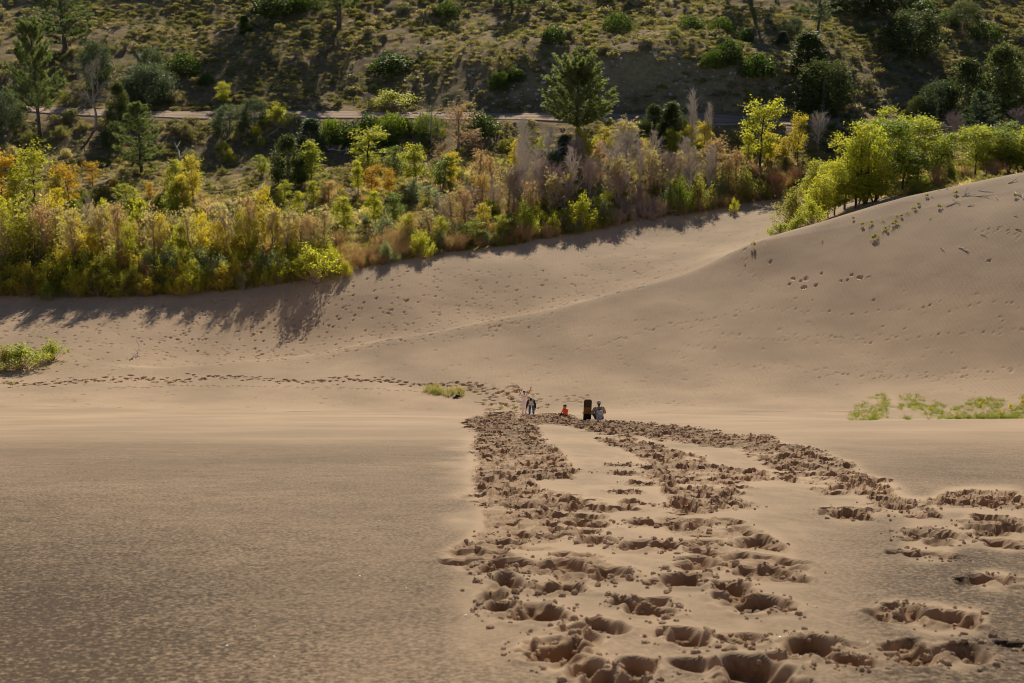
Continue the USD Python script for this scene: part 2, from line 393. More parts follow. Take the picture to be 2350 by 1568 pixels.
def build_near():
    xs = np.concatenate([np.linspace(-0.95, -0.40, 24)[:-1], np.linspace(-0.40, -0.075, 110)[:-1], np.linspace(-0.075, 0.395, 500)[:-1], np.linspace(0.395, 0.95, 24)])
    ys = near_rows()
    A, Y = np.meshgrid(xs, ys)
    X = A * Y
    Z = ground(X, Y)
    px, py = pix(X, Y, Z)
    Z = Z + 0.085 * nz(X, Y, 4.0, 21, 3) + 0.018 * nz(X, Y, 0.6, 22, 2)
    sh = X.shape
    # ragged mask of the trodden sand
    jx = px + 34 * nz(X, Y * 0.5, 0.35, 31, 3)
    jy = py + 16 * nz(X, Y * 0.5, 0.35, 32, 3)
    m = np.zeros(sh, bool)
    for poly in TRACKS:
        m |= inside(jx, jy, poly)
    holes = []
    for hx, hy, hw in HOLES:
        g = hit(hx, hy, detail=False)
        hs = hw / F * g[1] * (0.86 if hy > 1380 else 1.0)
        yaw = rng.normal(0, 0.35)
        holes.append((g[0], g[1], max(hs, 0.1), max(0.15, min(0.50, hs * rng.uniform(1.6, 2.6))), rng.normal(0, 0.5)))
        d2 = ((X - g[0]) / (hs * 1.45)) ** 2 + ((Y - g[1] - 0.04) / max(0.22, min(0.6, hs * 2.6))) ** 2
        m |= d2 + 2.6 * nz(X, Y, 0.22, 33, 3) < 0.9
    m &= 0.5 + nz(X, Y, 0.55, 34, 3) < np.interp(Y, [9, 14, 30, 60], [0.58, 0.62, 0.68, 0.75])
    mask = gaussian_filter(m.astype(float), (1.0, 1.0))
    P = np.stack([X.ravel(), Y.ravel()], -1)
    sel = np.nonzero((mask.ravel() > 0.02))[0]
    Ps = P[sel]
    zf = Z.ravel().copy()
    amp = np.interp(Ps[:, 1], [6, 10, 16, 25, 60, 88], [0.42, 0.42, 0.52, 0.75, 1.1, 1.2])
    dz = np.zeros(len(sel))
    for sp, off, tilt, crack, seed in ((0.27, 0.060, 0.07, 0.05, 1), (0.115, 0.030, 0.10, 0.025, 2)):
        r = np.random.default_rng(100 + seed)
        sc = np.interp(Ps[:, 1], [7, 12, 30, 80], [0.42, 0.55, 1.0, 1.5])
        Q = Ps / sc[:, None]
        Q = Q + 0.25 * sp * np.stack([0.5 + nz(Ps[:, 0], Ps[:, 1], 1 / 14, 7 + seed, 1), 0.5 + nz(Ps[:, 0], Ps[:, 1], 1 / 14, 18 + seed, 1)], -1)
        lo, hi = Q.min(0) - 1, Q.max(0) + 1
        n = np.ceil((hi - lo) / sp).astype(int)
        gi = np.floor((Q - lo) / sp).astype(np.int64)
        cells, inv = np.unique(gi[:, 0] * 100000 + gi[:, 1], return_inverse=True)
        near = np.unique(np.concatenate([cells + a * 100000 + b for a in (-1, 0, 1) for b in (-1, 0, 1)]))
        S = np.stack([near // 100000, near % 100000], -1) + r.random((len(near), 2)) * 0.95
        S = lo + S * sp
        d, k = cKDTree(S).query(Q, k=2)
        ho = (r.random(len(S)) - 0.5) * 2 * off
        tx = r.normal(0, tilt, (len(S), 2))
        loc = Q - S[k[:, 0]]
        pl = ho[k[:, 0]] + (loc * tx[k[:, 0]]).sum(1)
        edge = 1 - smoothstep(0.0, sp * 0.13, d[:, 1] - d[:, 0])
        dz += pl - crack * edge
    dz += 0.05 * nz(Ps[:, 0], Ps[:, 1], 0.25, 41, 4) + 0.004
    zf[sel] += dz * amp * smoothstep(0.1, 0.75, mask.ravel()[sel])
    tree = cKDTree(P[:, :])
    feet = []
    for x, y, hs, hd, yaw in holes:
        feet.append((x, y, hs, hd, yaw, rng.uniform(0.075, 0.105) + 0.17 * min(hs, 0.3), 0.022))
    # footfalls crowded through the tracks
    cand = sel[rng.permutation(len(sel))]
    taken = []
    kt = set()
    for i in cand[:60000]:
        x, y = P[i]
        if mask.ravel()[i] < 0.7:
            continue
        cell = (int(x / 0.42), int(y / (0.55 if y < 30 else 0.7)))
        if cell in kt:
            continue
        kt.add(cell)
        taken.append((x, y))
    for x, y in taken:
        feet.append((x, y, rng.uniform(0.09, 0.17), rng.uniform(0.16, 0.3), rng.normal(0, 0.5), rng.uniform(0.04, 0.09) * (1 + min(y, 60) / 35), 0.015 + 0.02 * min(y, 60) / 60))
    for f in feet:
        add_feature(zf, tree, P, np.array(f[:2]), f[2], f[3], f[4], f[5], f[6])
    blur = gaussian_filter(zf.reshape(sh) - Z, (0.9, 1.4)).ravel() + Z.ravel()
    wn = 1 - smoothstep(11, 20, P[:, 1])
    zf = zf * (1 - wn) + blur * wn
    # coarse dark grains and painted corner falloff lie on the untrodden face, fine pale sand along the tracks and at the foot of the face
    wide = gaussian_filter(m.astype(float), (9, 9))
    coarse_vignette = smoothstep(958, 1040, py + 26 * nz(X, Y, 6, 51, 3)) * (1 - smoothstep(0.02, 0.35, wide + 0.25 * nz(X, Y, 1.2, 52, 3)))
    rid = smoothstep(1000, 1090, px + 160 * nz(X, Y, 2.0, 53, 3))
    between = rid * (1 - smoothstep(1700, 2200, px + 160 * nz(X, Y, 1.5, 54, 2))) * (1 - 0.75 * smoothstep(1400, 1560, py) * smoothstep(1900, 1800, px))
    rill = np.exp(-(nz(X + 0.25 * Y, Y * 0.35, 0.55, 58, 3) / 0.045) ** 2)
    coarse_vignette *= 1 - between * (0.62 + 0.33 * rill)
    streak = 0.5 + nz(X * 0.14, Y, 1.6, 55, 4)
    coarse_vignette *= 1 - 0.5 * smoothstep(0.5, 0.62, streak) * smoothstep(1040, 970, py)
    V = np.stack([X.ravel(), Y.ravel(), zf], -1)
    coarse_vignette *= 0.95 + 1.05 * smoothstep(950, -50, px) * smoothstep(1000, 1560, py) + 0.55 * smoothstep(1650, 2300, px) * smoothstep(985, 1350, py)  # lens vignette painted into the grain tone: darker at lower left and right
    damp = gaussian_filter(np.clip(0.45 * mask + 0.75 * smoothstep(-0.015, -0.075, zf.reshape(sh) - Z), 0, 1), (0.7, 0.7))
    return V, grid_faces(*sh), coarse_vignette.ravel(), P, zf, mask.ravel(), damp.ravel(), feet


NV, NF, NTONE, NP_, NZ_, NMASK, NDAMP, FEET = build_near()
slope_root = tag(UsdGeom.Xform.Define(stage, numbered('/World', 'dune_slope')).GetPrim(), kind='structure')
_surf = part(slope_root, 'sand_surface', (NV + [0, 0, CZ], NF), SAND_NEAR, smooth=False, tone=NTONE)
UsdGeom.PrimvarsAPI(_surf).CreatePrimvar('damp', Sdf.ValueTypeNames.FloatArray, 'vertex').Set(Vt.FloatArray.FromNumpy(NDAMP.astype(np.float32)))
_ntree = cKDTree(NP_)


def near_z(x, y):
    d, k = _ntree.query(np.stack([np.atleast_1d(x), np.atleast_1d(y)], -1), k=3)
    w = 1 / (d + 1e-4)
    return (NZ_[k] * w).sum(1) / w.sum(1)


# ------------------------------------------------------------------ the creek-bed sand and the big dune beyond it
def footfalls():
    """(sight line x, y, depth, radius) of the prints on the far sand"""
    r = np.random.default_rng(5)
    out = []
    # the deep trail along the foot of the face
    line = [(-60, 884), (0, 880), (100, 878), (200, 876), (300, 871), (420, 868), (550, 868), (640, 871), (760, 873), (850, 876), (950, 879), (1060, 884), (1110, 888)]
    lx, ly = zip(*line)
    for x in np.arange(-50, 1110, 4.6):
        if r.random() < 0.97:
            out.append((x + r.normal(0, 3), np.interp(x, lx, ly) + 3.0 * math.sin(x * 0.021) + r.normal(0, 3.6), r.uniform(0.12, 0.198), r.uniform(0.15, 0.24)))
    for x in np.arange(250, 1000, 15):
        out.append((x + r.normal(0, 3), np.interp(x, lx, ly) + 17 + r.normal(0, 1.5), 0.05, 0.2))
    for _ in range(150):       # where the people milled about
        x, y = r.uniform(1070, 1262), r.uniform(884, 944)
        if inside(np.array([x]), np.array([y]), [(1065, 884), (1180, 884), (1250, 905), (1262, 935), (1190, 948), (1110, 944), (1075, 915)])[0]:
            out.append((x, y, r.uniform(0.09, 0.17), r.uniform(0.16, 0.26)))
    for _ in range(14):
        out.append((r.uniform(1255, 1350), r.uniform(905, 925), 0.1, 0.18))
    for _ in range(1300):      # old prints on the flat before the wood
        x = r.uniform(-80, 1760)
        top = np.interp(x, [p[0] for p in _e], [p[1] for p in _e])
        rid = np.interp(x, [-80, 300, 640, 900, 1175, 1450, 1750], [860, 850, 828, 786, 733, 670, 556])
        y = rid - (rid - top) * r.random() ** 1.25 * 0.95
        out.append((x, y, r.uniform(0.025, 0.085), r.uniform(0.14, 0.2)))
    for _ in range(300):       # prints on the near side of the ridge, thick at the left, thin on the open face
        x = r.uniform(0, 2350) if r.random() < 0.7 else r.uniform(1000, 1700)
        rid = np.interp(x, [0, 300, 640, 900, 1175, 1450, 1750, 2050, 2350], [858, 850, 828, 786, 733, 670, 620, 620, 640])
        y = rid + (940 - rid) * r.beta(1.8, 1.3)
        out.append((x, y, r.uniform(0.015, 0.05), r.uniform(0.13, 0.24)))
    for x0, y0, x1, y1, st in ((1480, 755, 2000, 790, 22), (1560, 790, 2350, 760, 20), (1440, 915, 1740, 960, 9), (1700, 720, 2350, 700, 26), (1850, 870, 2350, 850, 16), (1700, 840, 2300, 880, 14), (2230, 520, 2350, 538, 9),
                               (500, 838, 1175, 745, 11), (700, 830, 1300, 722, 13), (1250, 820, 1750, 700, 17), (1100, 770, 1250, 735, 9)):
        for t in np.arange(0, 1, st / math.hypot(x1 - x0, y1 - y0)):
            out.append((x0 + (x1 - x0) * t + r.normal(0, 6), y0 + (y1 - y0) * t + 6 * math.sin(t * 9 + x0) + r.normal(0, 4), r.uniform(0.02, 0.07), r.uniform(0.12, 0.2)))
    for t in np.arange(0, 1, 0.014):   # an animal's trail down the big face
        x = np.interp(t, [0, 0.15, 0.45, 0.7, 1], [1702, 1712, 1790, 1895, 2250])
        y = np.interp(t, [0, 0.15, 0.45, 0.7, 1], [578, 610, 680, 765, 915])
        out.append((x + r.normal(0, 3), y + r.normal(0, 3) + 8 * math.sin(t * 11), 0.04, 0.11))
    for x, y, d, s in ((1768, 600, .1, .3), (1820, 640, .2, .3), (1838, 645, .1, .3), (1812, 653, .2, .22), (1845, 660, .2, .32), (1872, 655, .14, .35), (1885, 628, .2, .25), (1850, 640, .1, .4), (1975, 638, .22, .35), (1955, 632, .2, .28),
                       (1945, 643, .14, .25), (1930, 645, .1, .25), (2005, 690, .08, .25), (1865, 690, .08, .2), (2270, 600, .1, .3)):
        out.append((x, y, d, s * 0.66))
    return out


def build_valley():
    xs = np.concatenate([np.linspace(-0.95, -0.395, 20)[:-1], np.linspace(-0.395, 0.395, 1060)[:-1], np.linspace(0.395, 0.95, 20)])
    s = np.linspace(0, 1, 400)
    E = EDGE(xs) + 3.0
    Y = 87.6 + (E[None, :] - 87.6) * s[:, None]
    X = xs[None, :] * Y
    Z = ground(X, Y) + 0.055 * nz(X, Y, 1.8, 61, 4) + 0.25 * nz(X, Y * 0.6, 14, 63, 2) * smoothstep(92, 104, Y)
    Z[:3] -= np.array([0.25, 0.08, 0.0])[:, None]
    sh = X.shape
    P = np.stack([X.ravel(), Y.ravel()], -1)
    z = Z.ravel().copy()
    tree = cKDTree(P)
    rr = np.random.default_rng(8)
    for x, y, d, rad in footfalls():
        h = hit(x, y, y0=84.0)
        if h is None or h[1] < 88.2:
            continue
        add_feature(z, tree, P, h[:2], rad * rr.uniform(0.8, 1.1), rad * rr.uniform(1.1, 1.6), rr.normal(0, 0.6), d * (1.35 if d < 0.2 else 1.9), d * 0.16, sharp=1.0 if d < 0.2 else 2.0)
    tone = 0.5 * smoothstep(0.45, 0.6, 0.5 + nz(X, Y, 5.0, 62, 4))
    return np.stack([P[:, 0], P[:, 1], z], -1), grid_faces(*sh), tone.ravel(), P, z


VV, VF, VT, VP, VZ = build_valley()
tag(usdkit.mesh(stage, numbered('/World', 'creek_sand'), (VV + [0, 0, CZ], VF), SAND_FAR, smooth=True).GetPrim(), kind='structure')
UsdGeom.PrimvarsAPI(stage.GetPrimAtPath('/World/creek_sand')).CreatePrimvar('tone', Sdf.ValueTypeNames.FloatArray, 'vertex').Set(Vt.FloatArray.FromNumpy(VT.astype(np.float32)))
_vtree = cKDTree(VP)


def sand_z(x, y):
    if y < 88:
        return float(near_z(x, y)[0])
    d, k = _vtree.query([x, y])
    return float(VZ[k])


# ------------------------------------------------------------------ wooded bank and hillside, with the dirt road on its bench
def build_hill():
    xs = np.concatenate([np.linspace(-1.0, -0.41, 16)[:-1], np.linspace(-0.41, 0.41, 480)[:-1], np.linspace(0.41, 1.0, 16)])
    s = np.concatenate([np.linspace(0, 1, 100)[:-1], 1 + np.linspace(0, 1, 12)[:-1]])
    E = EDGE(xs) + 2.0
    rows = [E + (ROAD_Y0 - E) * t for t in np.linspace(0, 1, 120)[:-1]]
    rows += [np.full(len(xs), y) for y in np.linspace(ROAD_Y0, ROAD_Y1, 12)]
    rows += [np.full(len(xs), y) for y in np.concatenate([np.linspace(ROAD_Y1, 250, 140)[1:], np.linspace(250, 300, 30)[1:], [340, 420, 600, 1200]])]
    Y = np.array(rows)
    X = xs[None, :] * Y
    Z = ground(X, Y)
    Z[:, :] -= 0.0
    w = smoothstep(0, 4, dist_edge(X, Y) - 2) * (1 - smoothstep(250, 300, Y)) * np.where((Y > ROAD_Y0 - 0.6) & (Y < ROAD_Y1 + 0.6), 0.0, 1.0)
    Z += w * (0.5 * nz(X, Y, 1.6, 71, 4))
    Z[0] -= 0.35
    Z[1] -= 0.12
    return X, Y, Z


HX, HY, HZ = build_hill()
tag(usdkit.mesh(stage, numbered('/World', 'hillside'), (np.stack([HX.ravel(), HY.ravel(), HZ.ravel() + CZ], -1), grid_faces(*HX.shape)), SOIL, smooth=True).GetPrim(), kind='structure')
_htree = cKDTree(np.stack([HX.ravel(), HY.ravel()], -1))
_HZ = HZ.ravel()


def soil_z(x, y):
    d, k = _htree.query(np.stack([np.atleast_1d(x), np.atleast_1d(y)], -1), k=3)
    w = 1 / (d + 1e-3)
    return (_HZ[k] * w).sum(1) / w.sum(1)


def foot(x, y):
    """height of whatever ground is uppermost here"""
    if y < 88:
        return float(near_z(x, y)[0])
    de = float(dist_edge(np.array([x]), np.array([y]))[0])
    if de < 2.4:
        return sand_z(x, y)
    return float(soil_z(x, y)[0])


def build_road():
    xs = np.linspace(-78, 78, 400)
    ys = np.linspace(ROAD_Y0 + 0.35, ROAD_Y1 - 0.5, 15)
    X, Yb = np.meshgrid(xs, ys)
    Y = Yb + 0.35 * np.sin(X * 0.11) * 0
    Z = soil_z(X.ravel(), Y.ravel()).reshape(X.shape)
    Z = gaussian_filter(Z, (2, 4)) + 0.10
    t = (Yb - ys[0]) / (ys[-1] - ys[0])
    for c in (0.3, 0.7):
        Z -= 0.07 * np.exp(-((t - c) / 0.07) ** 2)
    Z += 0.02 * nz(X, Y, 0.8, 81, 3)
    Z[0] -= 0.22
    Z[-1] -= 0.22
    return np.stack([X.ravel(), Y.ravel(), Z.ravel() + CZ], -1), grid_faces(*X.shape)


tag(usdkit.mesh(stage, numbered('/World', 'dirt_road'), build_road(), ROAD, smooth=True).GetPrim(), kind='structure')
# ------------------------------------------------------------------ plant materials
def leafy(name, lo, hi, through=0.5, warm=1.15, rough=0.6):
    lo, hi = np.array(lo), np.array(hi)
    t = lambda c: tuple(np.clip(c * [warm, 1.12, 0.8], 0, 0.95))
    return M(name, {
        'at': ('attribute', {'attribute': 'tone'}),
        'ob': ('object_info', {}),
        'sc': ('math', {'math_type': 'multiply', 'value2': 0.45}),
        'ad': ('math', {'math_type': 'multiply_add', 'value2': 0.75, 'value3': -0.1, 'use_clamp': False}),
        'sm': ('math', {'math_type': 'add', 'use_clamp': True}),
        'c1': ('mix', {'color1': tuple(lo), 'color2': tuple(hi)}),
        'c2': ('mix', {'color1': t(lo), 'color2': t(hi)}),
        'd': ('principled_bsdf', {'roughness': rough, 'specular_ior_level': 0.3}),
        't': ('translucent_bsdf', {}),
        'm': ('mix_closure', {'fac': through})},
        [('ob.random', 'sc.value1'), ('at.fac', 'ad.value1'), ('sc.value', 'sm.value1'), ('ad.value', 'sm.value2'), ('sm.value', 'c1.fac'), ('sm.value', 'c2.fac'),
         ('c1.color', 'd.base_color'), ('c2.color', 't.color'), ('d.BSDF', 'm.closure1'), ('t.BSDF', 'm.closure2')], 'm.closure')


LEAF = {
    'gold': leafy('leaf_gold', (0.38, 0.21, 0.02), (0.60, 0.42, 0.035)),
    'yellow': leafy('leaf_yellow', (0.40, 0.33, 0.03), (0.62, 0.52, 0.06)),
    'lime': leafy('leaf_lime', (0.25, 0.28, 0.025), (0.52, 0.50, 0.045), through=0.55),
    'green': leafy('leaf_green', (0.10, 0.155, 0.02), (0.25, 0.30, 0.035)),
    'bright': leafy('leaf_bright', (0.20, 0.25, 0.022), (0.43, 0.45, 0.04)),
    'olive': leafy('leaf_olive', (0.15, 0.165, 0.035), (0.31, 0.29, 0.06), through=0.55),
    'pale': leafy('leaf_pale', (0.17, 0.21, 0.10), (0.30, 0.33, 0.15)),
    'rust': leafy('leaf_rust', (0.38, 0.24, 0.11), (0.62, 0.42, 0.20), through=0.6),
    'crimson': leafy('leaf_crimson', (0.17, 0.055, 0.04), (0.32, 0.14, 0.09)),
    'tan': leafy('leaf_tan', (0.42, 0.36, 0.16), (0.66, 0.57, 0.27), through=0.6),
    'pine': leafy('needle_pine', (0.08, 0.115, 0.034), (0.21, 0.26, 0.08), through=0.45),
    'pine_sun': leafy('needle_sunlit', (0.11, 0.145, 0.045), (0.27, 0.31, 0.10), through=0.5),  # lighter copy of the pine needles, sunlight put into the colour
    'pine2': leafy('needle_bluish', (0.06, 0.10, 0.05), (0.15, 0.20, 0.095), through=0.4),
    'juniper': leafy('scale_juniper', (0.05, 0.07, 0.022), (0.13, 0.155, 0.045), through=0.4),
    'juniper2': leafy('scale_bluish', (0.05, 0.08, 0.04), (0.13, 0.165, 0.08), through=0.4),
    'oak': leafy('leaf_oak', (0.045, 0.085, 0.014), (0.12, 0.165, 0.026), through=0.4),
    'sage': leafy('leaf_sage', (0.12, 0.13, 0.045), (0.28, 0.27, 0.09), through=0.35),
    'rabbit': leafy('flower_rabbitbrush', (0.20, 0.18, 0.06), (0.40, 0.34, 0.10), through=0.4),
    'straw': leafy('blade_straw', (0.29, 0.235, 0.11), (0.50, 0.425, 0.21), through=0.45),
    'blade': leafy('blade_green', (0.11, 0.155, 0.028), (0.26, 0.29, 0.055), through=0.5),
}


def wood(name, lo, hi):
    return M(name, {
        'g': ('geometry', {}), 'n': ('noise_texture', {'scale': 7.0, 'detail': 3.0}),
        'r': ('rgb_ramp', {'ramp': [(0.3, lo), (0.7, hi)]}),
        'p': ('principled_bsdf', {'roughness': 0.9, 'specular_ior_level': 0.2})},
        [('g.position', 'n.vector'), ('n.fac', 'r.fac'), ('r.color', 'p.base_color')], 'p.BSDF')


BARK = {'dark': wood('bark_dark', (0.045, 0.035, 0.028), (0.10, 0.08, 0.062)), 'red': wood('bark_red', (0.11, 0.05, 0.03), (0.23, 0.115, 0.07)),
        'grey': wood('bark_grey', (0.16, 0.13, 0.105), (0.30, 0.25, 0.20)), 'pale': wood('bark_pale', (0.40, 0.33, 0.26), (0.60, 0.52, 0.43)),
        'mauve': wood('bark_mauve', (0.24, 0.17, 0.145), (0.42, 0.32, 0.27)), 'tan': wood('bark_tan', (0.25, 0.17, 0.10), (0.42, 0.30, 0.18)),
        'bone': wood('dead_wood', (0.42, 0.37, 0.31), (0.62, 0.57, 0.50)), 'rust': wood('bark_rust', (0.20, 0.10, 0.055), (0.34, 0.18, 0.10))}

# ------------------------------------------------------------------ plant shapes
def frames(n, r, up=0.0):
    a = r.normal(size=(n, 3))
    a /= np.linalg.norm(a, axis=1, keepdims=True)
    if up:
        a = a + [0, 0, up]
        a /= np.linalg.norm(a, axis=1, keepdims=True)
    b = np.cross(a, r.normal(size=(n, 3)))
    b /= np.linalg.norm(b, axis=1, keepdims=True) + 1e-9
    return a, b


def leaves(c, size, r, aspect=0.7, up=0.0):
    n = len(c)
    s = size * r.uniform(0.7, 1.3, (n, 1))
    a, b = frames(n, r, up)
    v = np.stack([c - a * s * 0.5, c + b * s * 0.5 * aspect, c + a * s * 0.5, c - b * s * 0.5 * aspect], 1).reshape(-1, 3)
    i = np.arange(n)[:, None] * 4
    f = np.concatenate([i + [0, 1, 2], i + [0, 2, 3]], 0)
    return v, f, np.repeat(r.random(n), 4)


def sticks(p0, p1, r0, r1, sides=3):
    p0, p1 = np.atleast_2d(p0), np.atleast_2d(p1)
    n = len(p0)
    r0, r1 = np.broadcast_to(r0, n)[:, None, None], np.broadcast_to(r1, n)[:, None, None]
    t = p1 - p0
    t /= np.linalg.norm(t, axis=1, keepdims=True) + 1e-9
    a = np.cross(t, np.where(np.abs(t[:, 2:]) < 0.9, [0, 0, 1.0], [1.0, 0, 0]))
    a /= np.linalg.norm(a, axis=1, keepdims=True) + 1e-9
    b = np.cross(t, a)
    ang = np.arange(sides) * 2 * np.pi / sides
    ring = np.cos(ang)[None, :, None] * a[:, None] + np.sin(ang)[None, :, None] * b[:, None]
    v = np.concatenate([p0[:, None] + ring * r0, p1[:, None] + ring * r1], 1).reshape(-1, 3)
    j = np.arange(sides)
    q = np.stack([j, (j + 1) % sides, sides + (j + 1) % sides, sides + j], -1)
    q = (np.arange(n)[:, None, None] * 2 * sides + q[None]).reshape(-1, 4)
    return v, np.vstack([q[:, [0, 1, 2]], q[:, [0, 2, 3]]])


def tube(pts, rad, sides=6):
    pts = np.asarray(pts, float)
    t = np.gradient(pts, axis=0)
    t /= np.linalg.norm(t, axis=1, keepdims=True) + 1e-9
    a = np.cross(t, [0.31, 0.95, 0.05])
    a /= np.linalg.norm(a, axis=1, keepdims=True) + 1e-9
    b = np.cross(t, a)
    ang = np.arange(sides) * 2 * np.pi / sides
    v = pts[:, None] + np.broadcast_to(rad, len(pts))[:, None, None] * (np.cos(ang)[None, :, None] * a[:, None] + np.sin(ang)[None, :, None] * b[:, None])
    n = len(pts)
    i, j = np.meshgrid(np.arange(n - 1), np.arange(sides), indexing='ij')
    q = np.stack([i * sides + j, i * sides + (j + 1) % sides, (i + 1) * sides + (j + 1) % sides, (i + 1) * sides + j], -1).reshape(-1, 4)
    f = [q[:, [0, 1, 2]], q[:, [0, 2, 3]]]
    cap = np.array([[(n - 1) * sides, (n - 1) * sides + k, (n - 1) * sides + k + 1] for k in range(1, sides - 1)])
    cap0 = np.array([[0, k + 1, k] for k in range(1, sides - 1)])
    return v.reshape(-1, 3), np.vstack(f + [cap, cap0])


def join(*ms):
    vs, fs, n = [], [], 0
    for m in ms:
        if m is None or not len(m[0]):
            continue
        vs.append(m[0]); fs.append(m[1] + n); n += len(m[0])
    return np.vstack(vs), np.vstack(fs)


def trunk_line(h, r, lean=0.05, n=8):
    t = np.linspace(0, 1, n)
    w = r.normal(0, lean, (n, 2)).cumsum(0) * h / n
    w -= w[0]
    return np.c_[w, t * h]


def along(line, t):
    k = np.linspace(0, 1, len(line))
    return np.stack([np.interp(t, k, line[:, i]) for i in range(3)], -1)


def limbs(line, h, half, prof, n, r, el=(35, 60), t0=0.22, t1=0.97, curl=0.25):
    """branches as three-point lines: start, bend, tip"""
    t = np.sort(r.uniform(t0, t1, n))
    az = np.arange(n) * 2.399963 + r.normal(0, 0.35, n)
    e = np.radians(np.interp(t, [0, 1], el) + r.normal(0, 7, n))
    L = half * prof((t - t0) / (1 - t0)) * r.uniform(0.7, 1.15, n) / np.maximum(np.cos(e), 0.35)
    L = np.minimum(L, half * 1.7)
    d = np.stack([np.cos(az) * np.cos(e), np.sin(az) * np.cos(e), np.sin(e)], -1)
    p0 = along(line, t)
    p1 = p0 + d * (L * 0.55)[:, None]
    p2 = p1 + (d + [0, 0, curl]) / np.linalg.norm(d + [0, 0, curl], axis=1, keepdims=True) * (L * 0.45)[:, None]
    return t, p0, p1, p2, L


PROF = {'oval': lambda u: np.sin(np.pi * np.clip(0.12 + 0.83 * u, 0, 1)) ** 0.7, 'cone': lambda u: np.clip(1.02 - u, 0.06, 1) ** 0.8,
        'spread': lambda u: 0.55 + 0.5 * np.sin(np.pi * np.clip(u, 0, 1)) - 0.25 * u, 'column': lambda u: 0.75 + 0.25 * np.sin(np.pi * u) - 0.4 * np.clip(u - 0.6, 0, 1)}


def broadleaf(seed, h=5.0, half=1.4, form='oval', n_limb=18, n_leaf=1700, size=0.16, stems=1, t0=0.22, clump=0.30, bare_top=0.0):
    r = np.random.default_rng(seed)
    wood_, cent = [], []
    for s in range(stems):
        hh = h * (1 if s == 0 else r.uniform(0.7, 0.95))
        line = trunk_line(hh * 0.95, r, 0.08)
        if stems > 1:
            az = s * 2.4 + r.random()
            line[:, :2] += np.outer(np.linspace(0.1, 1, len(line)), [math.cos(az), math.sin(az)]) * half * 0.45
        wood_.append(tube(line, np.linspace(0.016, 0.004, len(line)) * hh + 0.012))
        t, p0, p1, p2, L = limbs(line, hh, half / (1 if stems == 1 else 1.4), PROF[form], n_limb, r, t0=t0, el=(12, 66))
        rr = 0.006 * hh * (1.1 - t) + 0.01
        wood_ += [sticks(p0, p1, rr, rr * 0.6), sticks(p1, p2, rr * 0.6, rr * 0.25)]
        m = 5
        u = r.uniform(0.35, 1.0, (len(t), m, 1))
        base = np.where(u < 0.55, p0[:, None] + (p1 - p0)[:, None] * (u / 0.55), p1[:, None] + (p2 - p1)[:, None] * ((u - 0.55) / 0.45))
        side = r.normal(0, 1, (len(t), m, 3)) * [1, 1, 0.6] + [0, 0, 0.35]
        side /= np.linalg.norm(side, axis=2, keepdims=True)
        tip = base + side * (L[:, None, None] * r.uniform(0.15, 0.4, (len(t), m, 1)))
        wood_.append(sticks(base.reshape(-1, 3), tip.reshape(-1, 3), 0.008, 0.003))
        keep = r.random(len(t) * m) < np.repeat(np.where(t > 1 - bare_top, 0.12, 1.0), m)
        cent += [tip.reshape(-1, 3)[keep], p2[r.random(len(t)) < np.where(t > 1 - bare_top, 0.1, 1.0)], line[-1:] if not bare_top else line[:0]]
    c = np.vstack(cent)
    c = c[r.random(len(c)) < 0.62]
    big = r.uniform(0.6, 1.3, len(c))
    k = r.integers(0, len(c), n_leaf)
    pos = c[k] + r.normal(0, clump, (n_leaf, 3)) * big[k][:, None] * [1, 1, 0.8]
    pos[:, 2] = np.maximum(pos[:, 2], 0.15)
    v, f, tone = leaves(pos, size, r)
    tone = 0.6 * tone + 0.4 * np.repeat(np.random.default_rng(seed + 1).random(len(c))[k], 4)
    return {'trunk': join(*wood_), 'crown': (v, f, tone)}


